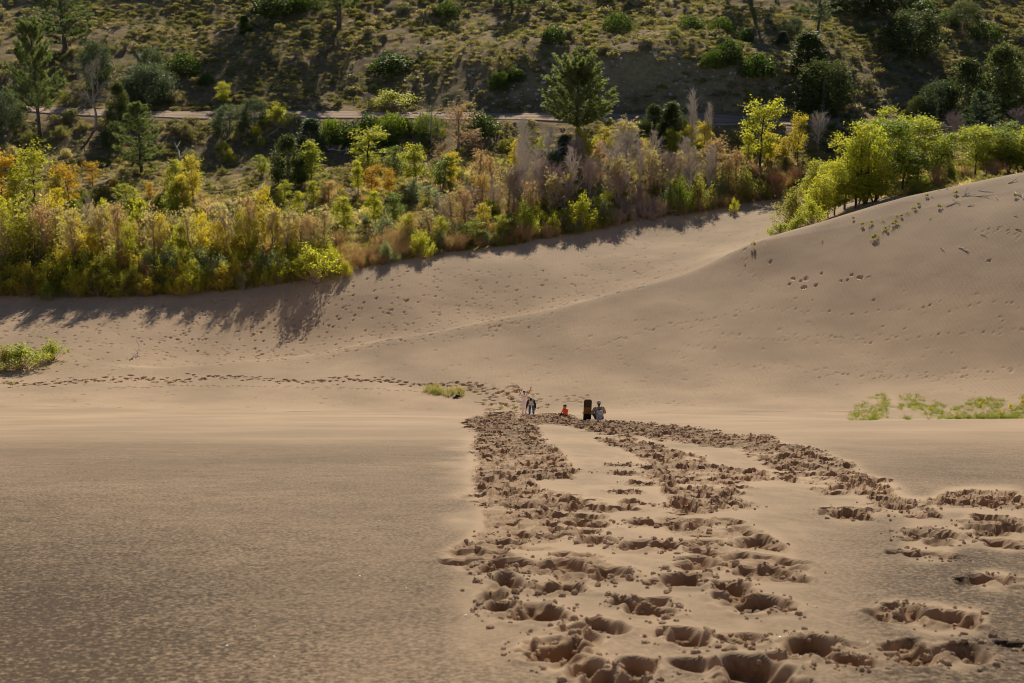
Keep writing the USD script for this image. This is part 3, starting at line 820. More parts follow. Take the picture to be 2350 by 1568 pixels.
def bare(seed, h=5.0, half=1.2, form='cone', n_limb=24, el=(50, 72), t0=0.15, stems=1, thick=1.0, fine=9, n_leaf=0, size=0.1, curl=0.35):
    r = np.random.default_rng(seed)
    tr, tw, cent = [], [], []
    for s in range(stems):
        line = trunk_line(h * (1 if s == 0 else r.uniform(0.7, 1)), r, 0.08)
        if stems > 1:
            az = s * 2.4 + r.random()
            line[:, :2] += np.outer(np.linspace(0.15, 1, len(line)), [math.cos(az), math.sin(az)]) * half * 0.5
        tr.append(tube(line, (np.linspace(0.016, 0.003, len(line)) * h + 0.008) * thick, 5))
        t, p0, p1, p2, L = limbs(line, h, half, PROF[form], n_limb, r, el=el, t0=t0, t1=0.98, curl=curl)
        rr = (0.005 * h * (1.15 - t) + 0.008) * thick
        tw += [sticks(p0, p1, rr, rr * 0.6), sticks(p1, p2, rr * 0.6, 0.006 * thick)]
        m = fine
        u = r.uniform(0.2, 1.0, (len(t), m, 1))
        base = np.where(u < 0.55, p0[:, None] + (p1 - p0)[:, None] * (u / 0.55), p1[:, None] + (p2 - p1)[:, None] * ((u - 0.55) / 0.45))
        dirn = (p2 - p0)[:, None] / (L[:, None, None] + 1e-6) + r.normal(0, 0.55, (len(t), m, 3)) + [0, 0, 0.25]
        dirn /= np.linalg.norm(dirn, axis=2, keepdims=True)
        tip = base + dirn * (L[:, None, None] * r.uniform(0.2, 0.5, (len(t), m, 1)))
        b, e = base.reshape(-1, 3), tip.reshape(-1, 3)
        tw.append(sticks(b, e, 0.009 * thick, 0.004 * thick))
        for _ in range(2):
            q = b + (e - b) * r.uniform(0.35, 0.95, (len(b), 1))
            d2 = (e - b) + r.normal(0, 0.5, e.shape) * np.linalg.norm(e - b, axis=1, keepdims=True)
            e2 = q + d2 * 0.5
            tw.append(sticks(q, e2, 0.007 * thick, 0.004 * thick))
            cent.append(e2)
    out = {'trunk': join(*tr), 'twigs': join(*tw)}
    if n_leaf:
        c = np.vstack(cent)
        pos = c[r.integers(0, len(c), n_leaf)] + r.normal(0, 0.07, (n_leaf, 3))
        out['crown'] = leaves(pos, size, r)
    return out


def willow(seed, h=2.6, half=1.4, n=60, n_leaf=1000, size=0.10, low=0.25, spread=0.75):
    r = np.random.default_rng(seed)
    az, rad = r.uniform(0, 2 * np.pi, n), half * 0.45 * np.sqrt(r.random(n))
    p0 = np.stack([np.cos(az) * rad, np.sin(az) * rad, np.zeros(n)], -1)
    lean = r.normal(0, 0.38, (n, 2)) + np.stack([np.cos(az), np.sin(az)], -1) * (rad / half * spread * 1.4)[:, None]
    hh = h * r.uniform(0.6, 1.0, n) * (1 - 0.25 * (rad / (half * 0.45)) ** 2)
    d = np.c_[lean, np.ones(n)]
    p1 = p0 + d * (hh * 0.55)[:, None] * [0.8, 0.8, 1]
    p2 = p1 + d * (hh * 0.45)[:, None] * [1.35, 1.35, 1]
    st = [sticks(p0, p1, 0.022, 0.015), sticks(p1, p2, 0.015, 0.006)]
    m = 7
    u = r.uniform(0.25, 1, (n, m, 1))
    base = np.where(u < 0.55, p0[:, None] + (p1 - p0)[:, None] * (u / 0.55), p1[:, None] + (p2 - p1)[:, None] * ((u - 0.55) / 0.45))
    dirn = d[:, None] * 0.8 + r.normal(0, 0.55, (n, m, 3))
    tip = base + dirn * (h * r.uniform(0.07, 0.17, (n, m, 1)))
    st.append(sticks(base.reshape(-1, 3), tip.reshape(-1, 3), 0.009, 0.005))
    out = {'stems': join(*st)}
    if n_leaf:
        k = r.integers(0, n * m, n_leaf)
        tt = r.uniform(0.0, 1.1, (n_leaf, 1))
        pos = base.reshape(-1, 3)[k] * (1 - tt) + tip.reshape(-1, 3)[k] * tt + r.normal(0, 0.2, (n_leaf, 3))
        pos = pos[pos[:, 2] > low * h * r.random(n_leaf)]
        out['leaves'] = leaves(pos, size, r, aspect=0.5, up=0.3)
    return out


def tufts(c, d, length, n, r, w=0.018):
    """needle bunches: n thin blades fanning about direction d at every centre c"""
    m = len(c)
    dd = d[:, None] * 0.75 + r.normal(0, 0.55, (m, n, 3))
    dd /= np.linalg.norm(dd, axis=2, keepdims=True)
    e = c[:, None] + dd * (length * r.uniform(0.7, 1.2, (m, n, 1)))
    s = np.cross(dd, r.normal(size=(m, n, 3)))
    s /= np.linalg.norm(s, axis=2, keepdims=True) + 1e-9
    cc = np.broadcast_to(c[:, None], e.shape)
    mid = cc * 0.45 + e * 0.55
    v = np.stack([cc, mid + s * w, e, mid - s * w], 2).reshape(-1, 3)
    i = np.arange(m * n)[:, None] * 4
    f = np.concatenate([i + [0, 1, 2], i + [0, 2, 3]], 0)
    tone = np.repeat(0.5 * r.random(m * n) + 0.5 * np.repeat(r.random(m), n), 4)
    return v, f, tone


def pine(seed, h=12.0, half=3.6, n_limb=75, t0=0.2, per=11, blades=11, length=0.42, prof=None, w=0.035, el=(2, 50)):
    r = np.random.default_rng(seed)
    line = trunk_line(h * 0.97, r, 0.03, 12)
    prof = prof or (lambda u: np.clip((1.0 - u) ** 0.75 * (0.55 + 0.75 * np.minimum(u / 0.18, 1)) + 0.06, 0.05, 1.1))
    t, p0, p1, p2, L = limbs(line, h, half, prof, n_limb, r, el=el, t0=t0, t1=0.985, curl=0.30)
    rr = 0.004 * h * (1.2 - t)
    w_ = [tube(line, np.linspace(0.021, 0.004, len(line)) * h, 8), sticks(p0, p1, rr, rr * 0.6), sticks(p1, p2, rr * 0.6, rr * 0.25)]
    u = 1 - 0.72 * r.random((len(t), per, 1)) ** 1.2
    base = np.where(u < 0.55, p0[:, None] + (p1 - p0)[:, None] * (u / 0.55), p1[:, None] + (p2 - p1)[:, None] * ((u - 0.55) / 0.45))
    ax = (p2 - p0)[:, None] / (L[:, None, None] + 1e-6)
    side = np.cross(ax, [0, 0, 1.0]) * r.choice([-1, 1], (len(t), per, 1)) * r.uniform(0.2, 1.0, (len(t), per, 1))
    tip = base + (side + ax * 0.5 + np.array([0, 0, 0.28])) * (np.minimum(L, 3.0)[:, None, None] * r.uniform(0.08, 0.34, (len(t), per, 1)))
    w_.append(sticks(base.reshape(-1, 3), tip.reshape(-1, 3), 0.02, 0.012))
    d = (tip - base).reshape(-1, 3)
    d = d / (np.linalg.norm(d, axis=1, keepdims=True) + 1e-9) + [0, 0, 0.35]
    c = np.vstack([tip.reshape(-1, 3), line[-1:], line[-2:-1]])
    d = np.vstack([d, [[0, 0, 1.0]] * 2])
    c2 = np.vstack([c, c - d * 0.22 + r.normal(0, 0.12, c.shape)])
    return {'trunk': join(*w_), 'crown': tufts(c2, np.vstack([d, d]), length, blades, r, w=w)}


def juniper(seed, h=4.0, half=1.5, form='cone', n=3400, size=0.17, lumps=16):
    r = np.random.default_rng(seed)
    line = trunk_line(h * 0.8, r, 0.05, 6)
    g = {'cone': lambda u: np.clip(1 - u, 0, 1) ** 0.72 * (0.72 + 0.4 * np.minimum(u / 0.15, 1)), 'round': lambda u: np.sqrt(np.clip(1 - (1.9 * u - 0.85) ** 2 / 1.12, 0, 1)),
         'spire': lambda u: np.clip(1 - u, 0, 1) ** 0.95 * 0.95 + 0.06 * (u < 0.95)}[form]
    m = 90 if form != 'round' else 120              # foliage plumes, each an upswept spray of scale leaves
    pu, pa = r.random(m) ** 0.9, r.uniform(0, 2 * np.pi, m)
    lump = meshkit.fbm(np.stack([np.cos(pa) * 1.5, np.sin(pa) * 1.5, pu * h / half * 1.4], -1), 3, seed) - 0.5
    pr = half * g(pu) * (0.86 + 0.8 * lump) * r.uniform(0.45, 1.0, m) ** 0.5
    pc = np.stack([np.cos(pa) * pr, np.sin(pa) * pr, pu * h * 0.9 + 0.06 * h], -1) + np.c_[along(line, np.clip(pu, 0, 1))[:, :2], np.zeros(m)]
    k = r.integers(0, m, n)
    out = np.stack([np.cos(pa), np.sin(pa), np.full(m, 1.7)], -1)
    out /= np.linalg.norm(out, axis=1, keepdims=True)
    s_ = r.normal(0, 0.42, (n, 1))
    pos = pc[k] + out[k] * s_ * 0.30 * half + r.normal(0, 0.13 * half, (n, 3)) * (1 - 0.45 * np.clip(s_, -1, 1))
    pos[:, 2] = np.maximum(pos[:, 2], 0.05)
    d = out[k] + r.normal(0, 0.25, (n, 3))
    v, f, tone = tufts(pos, d / np.linalg.norm(d, axis=1, keepdims=True), size, 3, r, w=size * 0.2)
    return {'trunk': tube(line, np.linspace(0.05, 0.015, len(line)) * h * 0.7, 6), 'crown': (v, f, 0.5 * tone + 0.5 * np.repeat(r.random(m)[k], 12))}


def dome(seed, h=1.4, half=1.2, n=1900, size=0.14, aspect=0.7):
    r = np.random.default_rng(seed)
    d = r.normal(size=(n, 3))
    d[:, 2] = np.abs(d[:, 2])
    d /= np.linalg.norm(d, axis=1, keepdims=True)
    lump = meshkit.fbm(d * 2.6 + seed, 3, seed) - 0.5
    rad = (1 + 0.75 * lump) * (1 - 0.5 * r.random(n) ** 2)
    pos = d * rad[:, None] * [half, half, h] * 0.95
    v, f, tone = leaves(pos, size, r, aspect)
    k = r.integers(0, n, 40)
    return {'stems': sticks(np.zeros((40, 3)) + r.normal(0, 0.06, (40, 3)) * [1, 1, 0], pos[k] * 0.92, 0.02, 0.008), 'leaves': (v, f, 0.5 * tone + 0.5 * np.repeat(np.clip(0.5 + lump * 1.5, 0, 1), 4))}


def shrub(seed, h=2.0, half=1.3, m=46, n=2600, size=0.115, tall=0.0):
    """a multi-stemmed bush whose leaves sit in separate upswept sprays with gaps between them"""
    r = np.random.default_rng(seed)
    az, u = r.uniform(0, 2 * np.pi, m), r.random(m)
    el = np.radians(8 + 80 * u ** 0.8)
    R = r.uniform(0.55, 1.0, m)
    pc = np.stack([np.cos(az) * np.cos(el) * half * R, np.sin(az) * np.cos(el) * half * R, 0.12 * h + np.sin(el) * h * 0.85 * R * r.uniform(0.8, 1.12 + tall, m)], -1)
    base = np.c_[r.normal(0, 0.1 * half, (m, 2)), np.zeros(m)]
    ax = pc - base
    ax /= np.linalg.norm(ax, axis=1, keepdims=True)
    st = [sticks(base, base * 0.4 + pc * 0.6 + [0, 0, -0.08], 0.022, 0.014), sticks(base * 0.4 + pc * 0.6 + [0, 0, -0.08], pc + ax * 0.18 * half, 0.014, 0.005)]
    big = r.uniform(0.55, 1.35, m)
    k = r.choice(m, n, p=big / big.sum())
    s_ = r.normal(0, 0.5, (n, 1))
    pos = pc[k] + (ax[k] + [0, 0, 0.5]) * s_ * 0.2 * half * big[k][:, None] + r.normal(0, 0.105 * half, (n, 3)) * big[k][:, None] * (1 - 0.35 * np.clip(s_, -1, 1.5))
    pos = pos[pos[:, 2] > 0.03]
    k = k[:len(pos)]
    v, f, tone = leaves(pos, size, r, aspect=0.6)
    return {'stems': join(*st), 'leaves': (v, f, 0.65 * tone + 0.35 * np.repeat(r.random(m)[k], 4))}


def brush(seed, h=0.8, half=0.5, n=70, heads=True):
    r = np.random.default_rng(seed)
    az, s = r.uniform(0, 2 * np.pi, n), np.sqrt(r.random(n))
    tip = np.stack([np.cos(az) * s * half, np.sin(az) * s * half, h * (1 - 0.35 * s ** 2) * r.uniform(0.75, 1.05, n)], -1)
    st = sticks(tip * [0.15, 0.15, 0], tip, 0.010, 0.006)
    k = np.repeat(np.arange(n), 5)
    v, f, tone = leaves(tip[k] * r.uniform(0.72, 1.04, (len(k), 1)) + r.normal(0, 0.03, (len(k), 3)), 0.10 if heads else 0.085, r, 0.7, up=0.5)
    return {'stems': st, 'flower_heads' if heads else 'leaves': (v, f, tone)}


def grass(seed, h=0.45, spread=0.22, n=26, w=0.012, lean=0.5):
    r = np.random.default_rng(seed)
    p = np.c_[r.normal(0, spread * 0.45, (n, 2)), np.zeros(n)]
    d = np.c_[r.normal(0, lean, (n, 2)) + p[:, :2] / spread * 0.5, np.ones(n)]
    hh = h * r.uniform(0.5, 1.1, (n, 1))
    mid, end = p + d * hh * 0.55, p + d * hh * [1.25, 1.25, 0.95]
    s = np.cross(d, r.normal(size=(n, 3)))
    s = s / (np.linalg.norm(s, axis=1, keepdims=True) + 1e-9) * w
    v = np.stack([p - s, p + s, mid + s * 0.8, mid - s * 0.8, end], 1).reshape(-1, 3)
    i = np.arange(n)[:, None] * 5
    f = np.concatenate([i + [0, 1, 2], i + [0, 2, 3], i + [3, 2, 4]], 0)
    return v, f, np.repeat(r.random(n), 5)


# ------------------------------------------------------------------ prototypes (abstract), one per shape; the colour of the leaves comes from each plant
FORMS = stage.CreateClassPrim('/World/Forms')
SHAPES = {}


def proto(name, parts, mats, smooth=()):
    path = f'/World/Forms/{name}'
    UsdGeom.Xform.Define(stage, path)
    lo, hi = np.full(3, 1e9), np.full(3, -1e9)
    for k, g in parts.items():
        v, f = g[0], g[1]
        m = usdkit.mesh(stage, f'{path}/{k}', (v, f), mats.get(k))
        if len(g) > 2:
            UsdGeom.PrimvarsAPI(m).CreatePrimvar('tone', Sdf.ValueTypeNames.FloatArray, 'vertex').Set(Vt.FloatArray.FromNumpy(g[2].astype(np.float32)))
        q0, q1 = np.percentile(v, 1.0, axis=0), np.percentile(v, 99.0, axis=0)
        lo, hi = np.minimum(lo, q0), np.maximum(hi, q1)
    SHAPES[name] = (path, hi[2], max(hi[0] - lo[0], 0.1))


Bk = BARK
for i, a in enumerate([dict(form='oval'), dict(form='cone', half=1.2), dict(form='column', half=1.0), dict(form='oval', stems=2, n_limb=12), dict(form='cone', stems=3, n_limb=9), dict(form='spread', half=1.8, t0=0.35)]):
    proto(f'cottonwood_{"abcdef"[i]}', broadleaf(200 + i, n_leaf=2900, size=0.165, clump=0.24, **a), {'trunk': Bk['dark' if i in (0, 5) else 'grey']})
for i, a in enumerate([dict(form='oval', half=1.9, t0=0.3, n_limb=26, n_leaf=7000, size=0.15, clump=0.25), dict(form='spread', half=2.1, t0=0.32, n_limb=26, n_leaf=7000, size=0.15, clump=0.26), dict(form='oval', half=1.7, stems=3, n_limb=12, n_leaf=6500, size=0.15, clump=0.25)]):
    proto(f'grown_cottonwood_{"abc"[i]}', broadleaf(230 + i, **a), {'trunk': Bk['dark']})
for i, a in enumerate([dict(form='oval', half=1.1, n_leaf=2600, size=0.10, thick=1.6), dict(form='column', half=0.85, n_leaf=2400, size=0.10, thick=1.6)]):
    proto(f'sparse_tree_{"ab"[i]}', bare(250 + i, **a), {'trunk': Bk['grey'], 'twigs': Bk['tan']})
for i, (a, b) in enumerate([(dict(form='cone', half=1.0, thick=1.7, fine=16), 'pale'), (dict(form='oval', half=1.5, el=(30, 65), thick=1.8, fine=18), 'pale'), (dict(form='column', half=0.75, n_limb=34, thick=1.7, fine=14), 'pale'), (dict(form='oval', half=1.3, thick=1.6, fine=18), 'mauve'), (dict(form='oval', half=1.7, el=(10, 60), thick=1.3), 'grey')]):
    proto(f'bare_tree_{"abcde"[i]}', bare(260 + i, **a), {'trunk': Bk[b], 'twigs': Bk[b]})
for i, (a, b) in enumerate([(dict(n_leaf=3200, size=0.075), 'rust'), (dict(half=1.6, n=80, h=2.2, n_leaf=3200, size=0.075), 'tan'), (dict(n_leaf=3000, n=95, h=2.8, size=0.07), 'tan'), (dict(n_leaf=1800, n=95, size=0.06), 'mauve')]):
    proto(f'willow_{"abcdef"[i]}', willow(280 + i, **a), {'stems': Bk[b]})
for i, a in enumerate([dict(h=2.2, half=1.5), dict(), dict(h=2.4, half=1.2, m=38, tall=0.2)]):
    proto(f'willow_{"efg"[i]}', shrub(380 + i, **a), {'stems': Bk['mauve']})
for i, a in enumerate([dict(form='cone'), dict(form='round', half=1.9), dict(form='spire', half=1.2, h=5.0), dict(form='round', half=2.0, h=4.4, n=5200)]):
    proto(f'juniper_{"abcd"[i]}', juniper(300 + i, **a), {'trunk': Bk['grey']})
proto('pine_a', pine(320, n_limb=70, per=14, blades=9), {'trunk': Bk['dark']})
proto('pine_b', pine(321, n_limb=66, per=13, blades=9, half=3.0, t0=0.1), {'trunk': Bk['dark']})
proto('young_pine', pine(322, h=5.0, half=1.7, n_limb=34, per=8, blades=10, length=0.38, t0=0.05, w=0.03), {'trunk': Bk['grey']})
for i, a in enumerate([dict(), dict(half=1.6, h=1.3, n=2300), dict(h=1.6, half=1.1)]):
    proto(f'round_bush_{"abc"[i]}', dome(340 + i, **a), {'stems': Bk['dark']})
for i in range(3):
    proto(f'rabbitbrush_{"abc"[i]}', brush(350 + i, n=80 if i else 60), {'stems': Bk['grey']})

PLANTS = []       # (prim, look, kind word, sight line) - labels are completed at the end


def height_at(g, ytop):
    v = (784 - ytop) / F
    return (v * g[1] * CP - g[1] * SP) / (CP + v * SP) - g[2]


def plant(name, shape, x, yb, yt, wpx, leaf, look, kind, group=None, sink=0.06, rot=None, ground_pt=None):
    g = ground_pt if ground_pt is not None else at(x, yb, skip=95)
    z = foot(g[0], g[1])
    g = np.array([g[0], g[1], z])
    h = max(height_at(g, yt), 0.3)
    w = wpx / F * (g[1] * CP - g[2] * SP)
    path, h0, w0 = SHAPES[shape]
    r = np.random.default_rng(int(x * 31 + yb * 7) % 100003)
    th = thing(name, (g[0], g[1], z + CZ - sink), r.uniform(0, 6.28) if rot is None else rot, (w / w0, w / w0, (h + sink) / h0))
    p = th
    p.GetReferences().AddInternalReference(path)
    p.SetInstanceable(True)
    if leaf:
        UsdShade.MaterialBindingAPI.Apply(p).Bind(LEAF[leaf])
    PLANTS.append((p, look, kind, x, yb, group))
    return p
# ------------------------------------------------------------------ the two pines that stand out get shapes of their own
def single_tree(name, parts, mats, x, yb, yt, wpx, look, kind, leaf, group=None, rot=0.0):
    g = at(x, yb, skip=95)
    z = foot(g[0], g[1])
    g = np.array([g[0], g[1], z])
    h = height_at(g, yt)
    w = wpx / F * (g[1] * CP - g[2] * SP)
    allv = np.vstack([p[0] for p in parts.values()])
    q0, q1 = np.percentile(allv, 0.7, axis=0), np.percentile(allv, 99.3, axis=0)
    sx, sz = w / (q1[0] - q0[0]), h / q1[2]
    th = thing(name, (g[0], g[1], z + CZ - 0.1), rot)
    for k, v in parts.items():
        m = mats.get(k)
        part(th, k, (v[0] * [sx, sx, sz], v[1]), m, tone=v[2] if len(v) > 2 else None)
    PLANTS.append((th, look, kind, x, yb, group))
    return th


main_pine = pine(77, h=13.2, half=4.2, n_limb=130, t0=0.27, per=20, blades=9, length=0.42, w=0.034, el=(12, 62),
                 prof=lambda u: np.interp(u, [0, 0.12, 0.3, 0.5, 0.75, 1], [0.85, 1.08, 0.98, 0.80, 0.55, 0.10]))
single_tree('ponderosa_pine', main_pine, {'trunk': BARK['dark'], 'crown': LEAF['pine_sun']}, 1324, 340, 122, 150, 'tall broad-crowned ponderosa pine with a bare lower trunk, standing alone below the road', 'pine tree', 'pine')
left_pine = pine(78, h=14.5, half=3.9, n_limb=95, t0=0.2, per=16, blades=9, length=0.42, w=0.032)
single_tree('ponderosa_pine', left_pine, {'trunk': BARK['dark'], 'crown': LEAF['pine']}, 92, 312, 46, 118, 'tall slightly leaning ponderosa pine at the left end of the road', 'pine tree', 'pine', rot=0.7)

# name, shape, x, base row, top row, width, leaf, look, kind
PINES = [
    ('pine_b', 150, 118, -80, 130, 'pine', 'dark pine high on the left slope, its top cut by the frame'),
    ('pine_b', 326, 398, 236, 92, 'pine', 'mid-sized open pine standing alone below the left end of the road'),
    ('pine_a', 778, 62, -150, 150, 'pine', 'old pine on the top edge with a bare reddish lower trunk'),
    ('pine_a', 1876, 84, -90, 85, 'pine2', 'slender open pine rising past the top edge on the right slope'),
    ('pine_b', 1176, 26, -70, 80, 'pine', 'pine whose lowest boughs hang at the top edge, centre'),
    ('pine_b', 2246, 312, 210, 72, 'pine2', 'bluish spiky young pine behind the far right cottonwoods'),
    ('young_pine', 1942, 312, 262, 40, 'pine2', 'little bright pine by the road behind the green grove'),
    ('young_pine', 1905, 346, 282, 46, 'pine2', 'bushy bluish young pine at the left end of the green grove'),
    ('pine_a', 640, -20, -200, 150, 'pine', None), ('pine_b', 1995, 4, -170, 120, 'pine', None), ('pine_b', 2420, 60, -90, 120, 'pine', None),
    ('pine_b', 900, -60, -230, 130, 'pine', None), ('pine_a', 1720, -12, -190, 140, 'pine', None), ('pine_b', 1560, -45, -200, 110, 'pine', None),
]
for sh, x, yb, yt, w, lf, look in PINES:
    if look is None and yb < -25:
        continue
    if look is None:
        look = {640: 'pine trunk foot at the top edge above the shaded slope', 1995: 'dark pine touching the top edge right of the slender pine', 2420: 'pine at the right edge high on the slope', 1720: 'dark pine at the top edge above the three round oaks'}[x]
    plant('pine_tree' if 'young' not in sh else 'young_pine', sh, x, yb, yt, w, lf, look, 'pine tree')

JUNIPERS = [
    ('juniper_a', 274, 287, 192, 58, 'juniper', 'pointed dark juniper at the road beside the mid-sized pine'),
    ('juniper_b', 266, 340, 280, 62, 'juniper', 'low rounded juniper at the foot of the mid-sized pine'),
    ('juniper_b', 527, 312, 243, 78, 'juniper2', 'broad dark juniper just below the road with dead limbs beneath'),
    ('juniper_d', 344, 236, 150, 118, 'juniper2', 'spreading grey-green pinyon above the road'),
    ('juniper_b', 350, 190, 112, 62, 'juniper2', 'upper tuft-crowned pinyon rising behind the spreading one'),
    ('juniper_b', 224, 202, 96, 74, 'juniper2', 'grey-green pinyon behind the grey dead tree'),
    ('juniper_a', 664, 428, 314, 78, 'juniper', 'dark olive juniper amid the wood, left of the bright green tree'),
    ('juniper_c', 716, 348, 274, 62, 'juniper2', 'blue-green juniper at the left end of the green thicket'),
    ('juniper_a', 1500, 332, 243, 62, 'juniper', 'left pointed juniper of the pair below the road'),
    ('juniper_c', 1542, 330, 236, 58, 'juniper', 'right spire-topped juniper of the pair below the road'),
    ('juniper_b', 1474, 338, 280, 46, 'juniper', 'rounded juniper against the left side of the pointed pair'),
    ('juniper_b', 1562, 345, 270, 46, 'juniper', 'rounded juniper against the right side of the pointed pair'),
    ('juniper_d', 1886, 268, 143, 128, 'juniper', 'big dense egg-shaped juniper on the right slope above the road'),
    ('juniper_c', 1850, 172, 74, 86, 'juniper', 'pointed olive juniper uphill of the big egg-shaped one'),
    ('juniper_d', 2090, 124, 26, 134, 'juniper', 'wide dark juniper high on the right slope'),
    ('juniper_b', 2212, 64, 4, 76, 'juniper', 'round dark juniper near the top right corner'),
    ('juniper_a', 2282, 268, 108, 118, 'juniper', 'tallest of the dark juniper clump at the right edge'),
    ('juniper_a', 2212, 268, 140, 100, 'juniper', 'middle tree of the dark juniper clump at the right edge'),
    ('juniper_b', 2150, 270, 186, 80, 'juniper2', 'lower left tree of the dark juniper clump at the right edge'),
    ('juniper_b', 2330, 255, 160, 80, 'juniper', 'right-hand tree of the dark juniper clump, cut by the frame'),
    ('juniper_b', 2106, 268, 222, 44, 'juniper', 'small round juniper at the left foot of the dark clump'),
    ('juniper_b', 1824, 80, 40, 38, 'juniper2', 'small juniper left of the slender pine'),
    ('juniper_c', 1796, 105, 72, 30, 'juniper2', 'little narrow juniper above the pointed olive juniper'),
    ('juniper_c', 563, 78, 38, 30, 'oak', 'small bright conical juniper alone on the shaded upper slope'),
    ('juniper_b', 2318, 178, 112, 60, 'juniper', 'dark bushy juniper at the right edge, above the clump'),
    ('juniper_c', 1297, 388, 312, 50, 'juniper2', 'dark juniper in the shade beside the tall pine trunk'),
    ('juniper_b', 18, 300, 212, 84, 'juniper2', 'dusky juniper at the left edge beside the leaning pine'),
    ('juniper_b', 1270, 420, 350, 44, 'juniper2', 'dim juniper among bare trees left of the tall pine trunk'),
    ('juniper_b', 585, 290, 228, 62, 'juniper2', 'dusky bush-like juniper at the road left of the bright olive bush'),
    ('juniper_b', 2060, 20, -22, 60, 'juniper', 'dark juniper at the top edge uphill of the wide one'),
    ('juniper_d', 1980, 24, -30, 150, 'juniper', 'broad dark juniper at the top edge behind the slender pine'),
]
for sh, x, yb, yt, w, lf, look in JUNIPERS:
    plant('juniper', sh, x, yb, yt, w, lf, look, 'juniper')

OAKS = [(423, 167, 48, 78), (472, 192, 22, 42), (900, 162, 40, 98), (1028, 35, 33, 58), (1418, 70, 38, 76), (1272, 96, 38, 60), (1587, 66, 29, 60), (1656, 76, 35, 60), (1711, 94, 29, 36), (1672, 131, 40, 62), (1637, 156, 40, 60),
        (1674, 147, 20, 30), (1737, 173, 50, 80), (2262, 88, 36, 76), (2118, 36, 36, 64), (2176, 48, 24, 44), (1144, 205, 40, 50), (1180, 184, 30, 46), (640, 28, 36, 120), (700, 20, 34, 80)]
OAK_LOOK = ['round bright green bush above the left end of the road', 'small green bush below and right of the left round bush', 'long flat-topped green bush in mid slope', 'domed green bush touching the top edge, centre left', 'domed green bush high above the tall pine',
            'domed green bush uphill and left of the tall pine', 'flat green bush high on the slope, leftmost of a row of three', 'flat green bush high on the slope, middle of a row of three', 'little round green bush, right of a row of three', 'upper green bush of the close cluster of four',
            'lower left green bush of the close cluster of four', 'small bush tucked inside the close cluster of four', 'large leaning green bush at the lower right of the close cluster', 'domed green bush on open grass at upper right', 'sunlit green bush beside the wide dark juniper', 'small sunlit bush between the wide juniper and the corner',
            'dull green bush on the shaded bank left of the tall pine', 'small dull green bush above the shaded bank', 'broad dark green bush at the top edge, left', 'green bush at the top edge beside the old red-trunked pine']
for k, (x, yb, hh, w) in enumerate(OAKS):
    plant('round_bush', f'round_bush_{"abc"[k % 3]}', x, yb, yb - hh * 1.0, w, 'oak', OAK_LOOK[k], 'bush')
THICKET = [(900, 312, 50, 68), (848, 306, 44, 56), (797, 324, 42, 78), (760, 318, 44, 52), (886, 334, 42, 48), (812, 334, 36, 52), (976, 304, 42, 52), (1100, 308, 50, 78), (930, 300, 30, 40), (870, 322, 34, 44)]
for k, (x, yb, hh, w) in enumerate(THICKET):
    plant('thicket_bush', f'round_bush_{"abc"[(k + 1) % 3]}', x, yb, yb - hh, w, 'oak' if k % 3 else 'green', ['tallest rounded bush of the green thicket below the road', 'green bush in the middle of the thicket below the road', 'wide green bush at the left of the thicket below the road', 'leftmost small bush of the thicket, by the blue-green juniper',
          'green bush hanging below the tallest of the thicket', 'yellowish low bush in front of the wide thicket bush', 'green bush under the twisted dead tree', 'dark green bush at the road right of the rust-coloured sparse tree', 'low bush at the right end of the thicket by the road', 'small bush wedged in the front of the thicket'][k], 'bush')
SINGLES = [
    ('olive_bush', 'willow_e', 643, 290, 238, 76, 'lime', 'bright olive bush by the road, left of the dirt ruts'),
    ('yellow_bush', 'willow_f', 905, 248, 206, 112, 'lime', 'long low yellow-olive bush just above the road'),
    ('sapling', 'cottonwood_c', 515, 246, 190, 34, 'lime', 'slim yellow-green sapling rising behind the broad dark juniper'),
    ('yellow_bush', 'willow_f', 396, 236, 206, 52, 'rabbit', 'golden bush above the road by the spreading pinyon'),
    ('yellow_bush', 'willow_f', 1148, 160, 122, 50, 'rabbit', 'yellow-olive bush on the slope left of the tall pine'),
    ('green_bush', 'willow_e', 1004, 324, 268, 42, 'green', 'upright green bush behind the twisted dead tree'),
    ('green_bush', 'willow_f', 972, 330, 300, 34, 'green', 'small pale green bush at the foot of the twisted dead tree'),
    ('grey_bush', 'bare_tree_d', 845, 250, 214, 40, None, 'grey leafless bush above the road ruts'),
]
for n, sh, x, yb, yt, w, lf, look in SINGLES:
    plant(n, sh, x, yb, yt, w, lf, look, 'bush' if n != 'sapling' else 'tree')

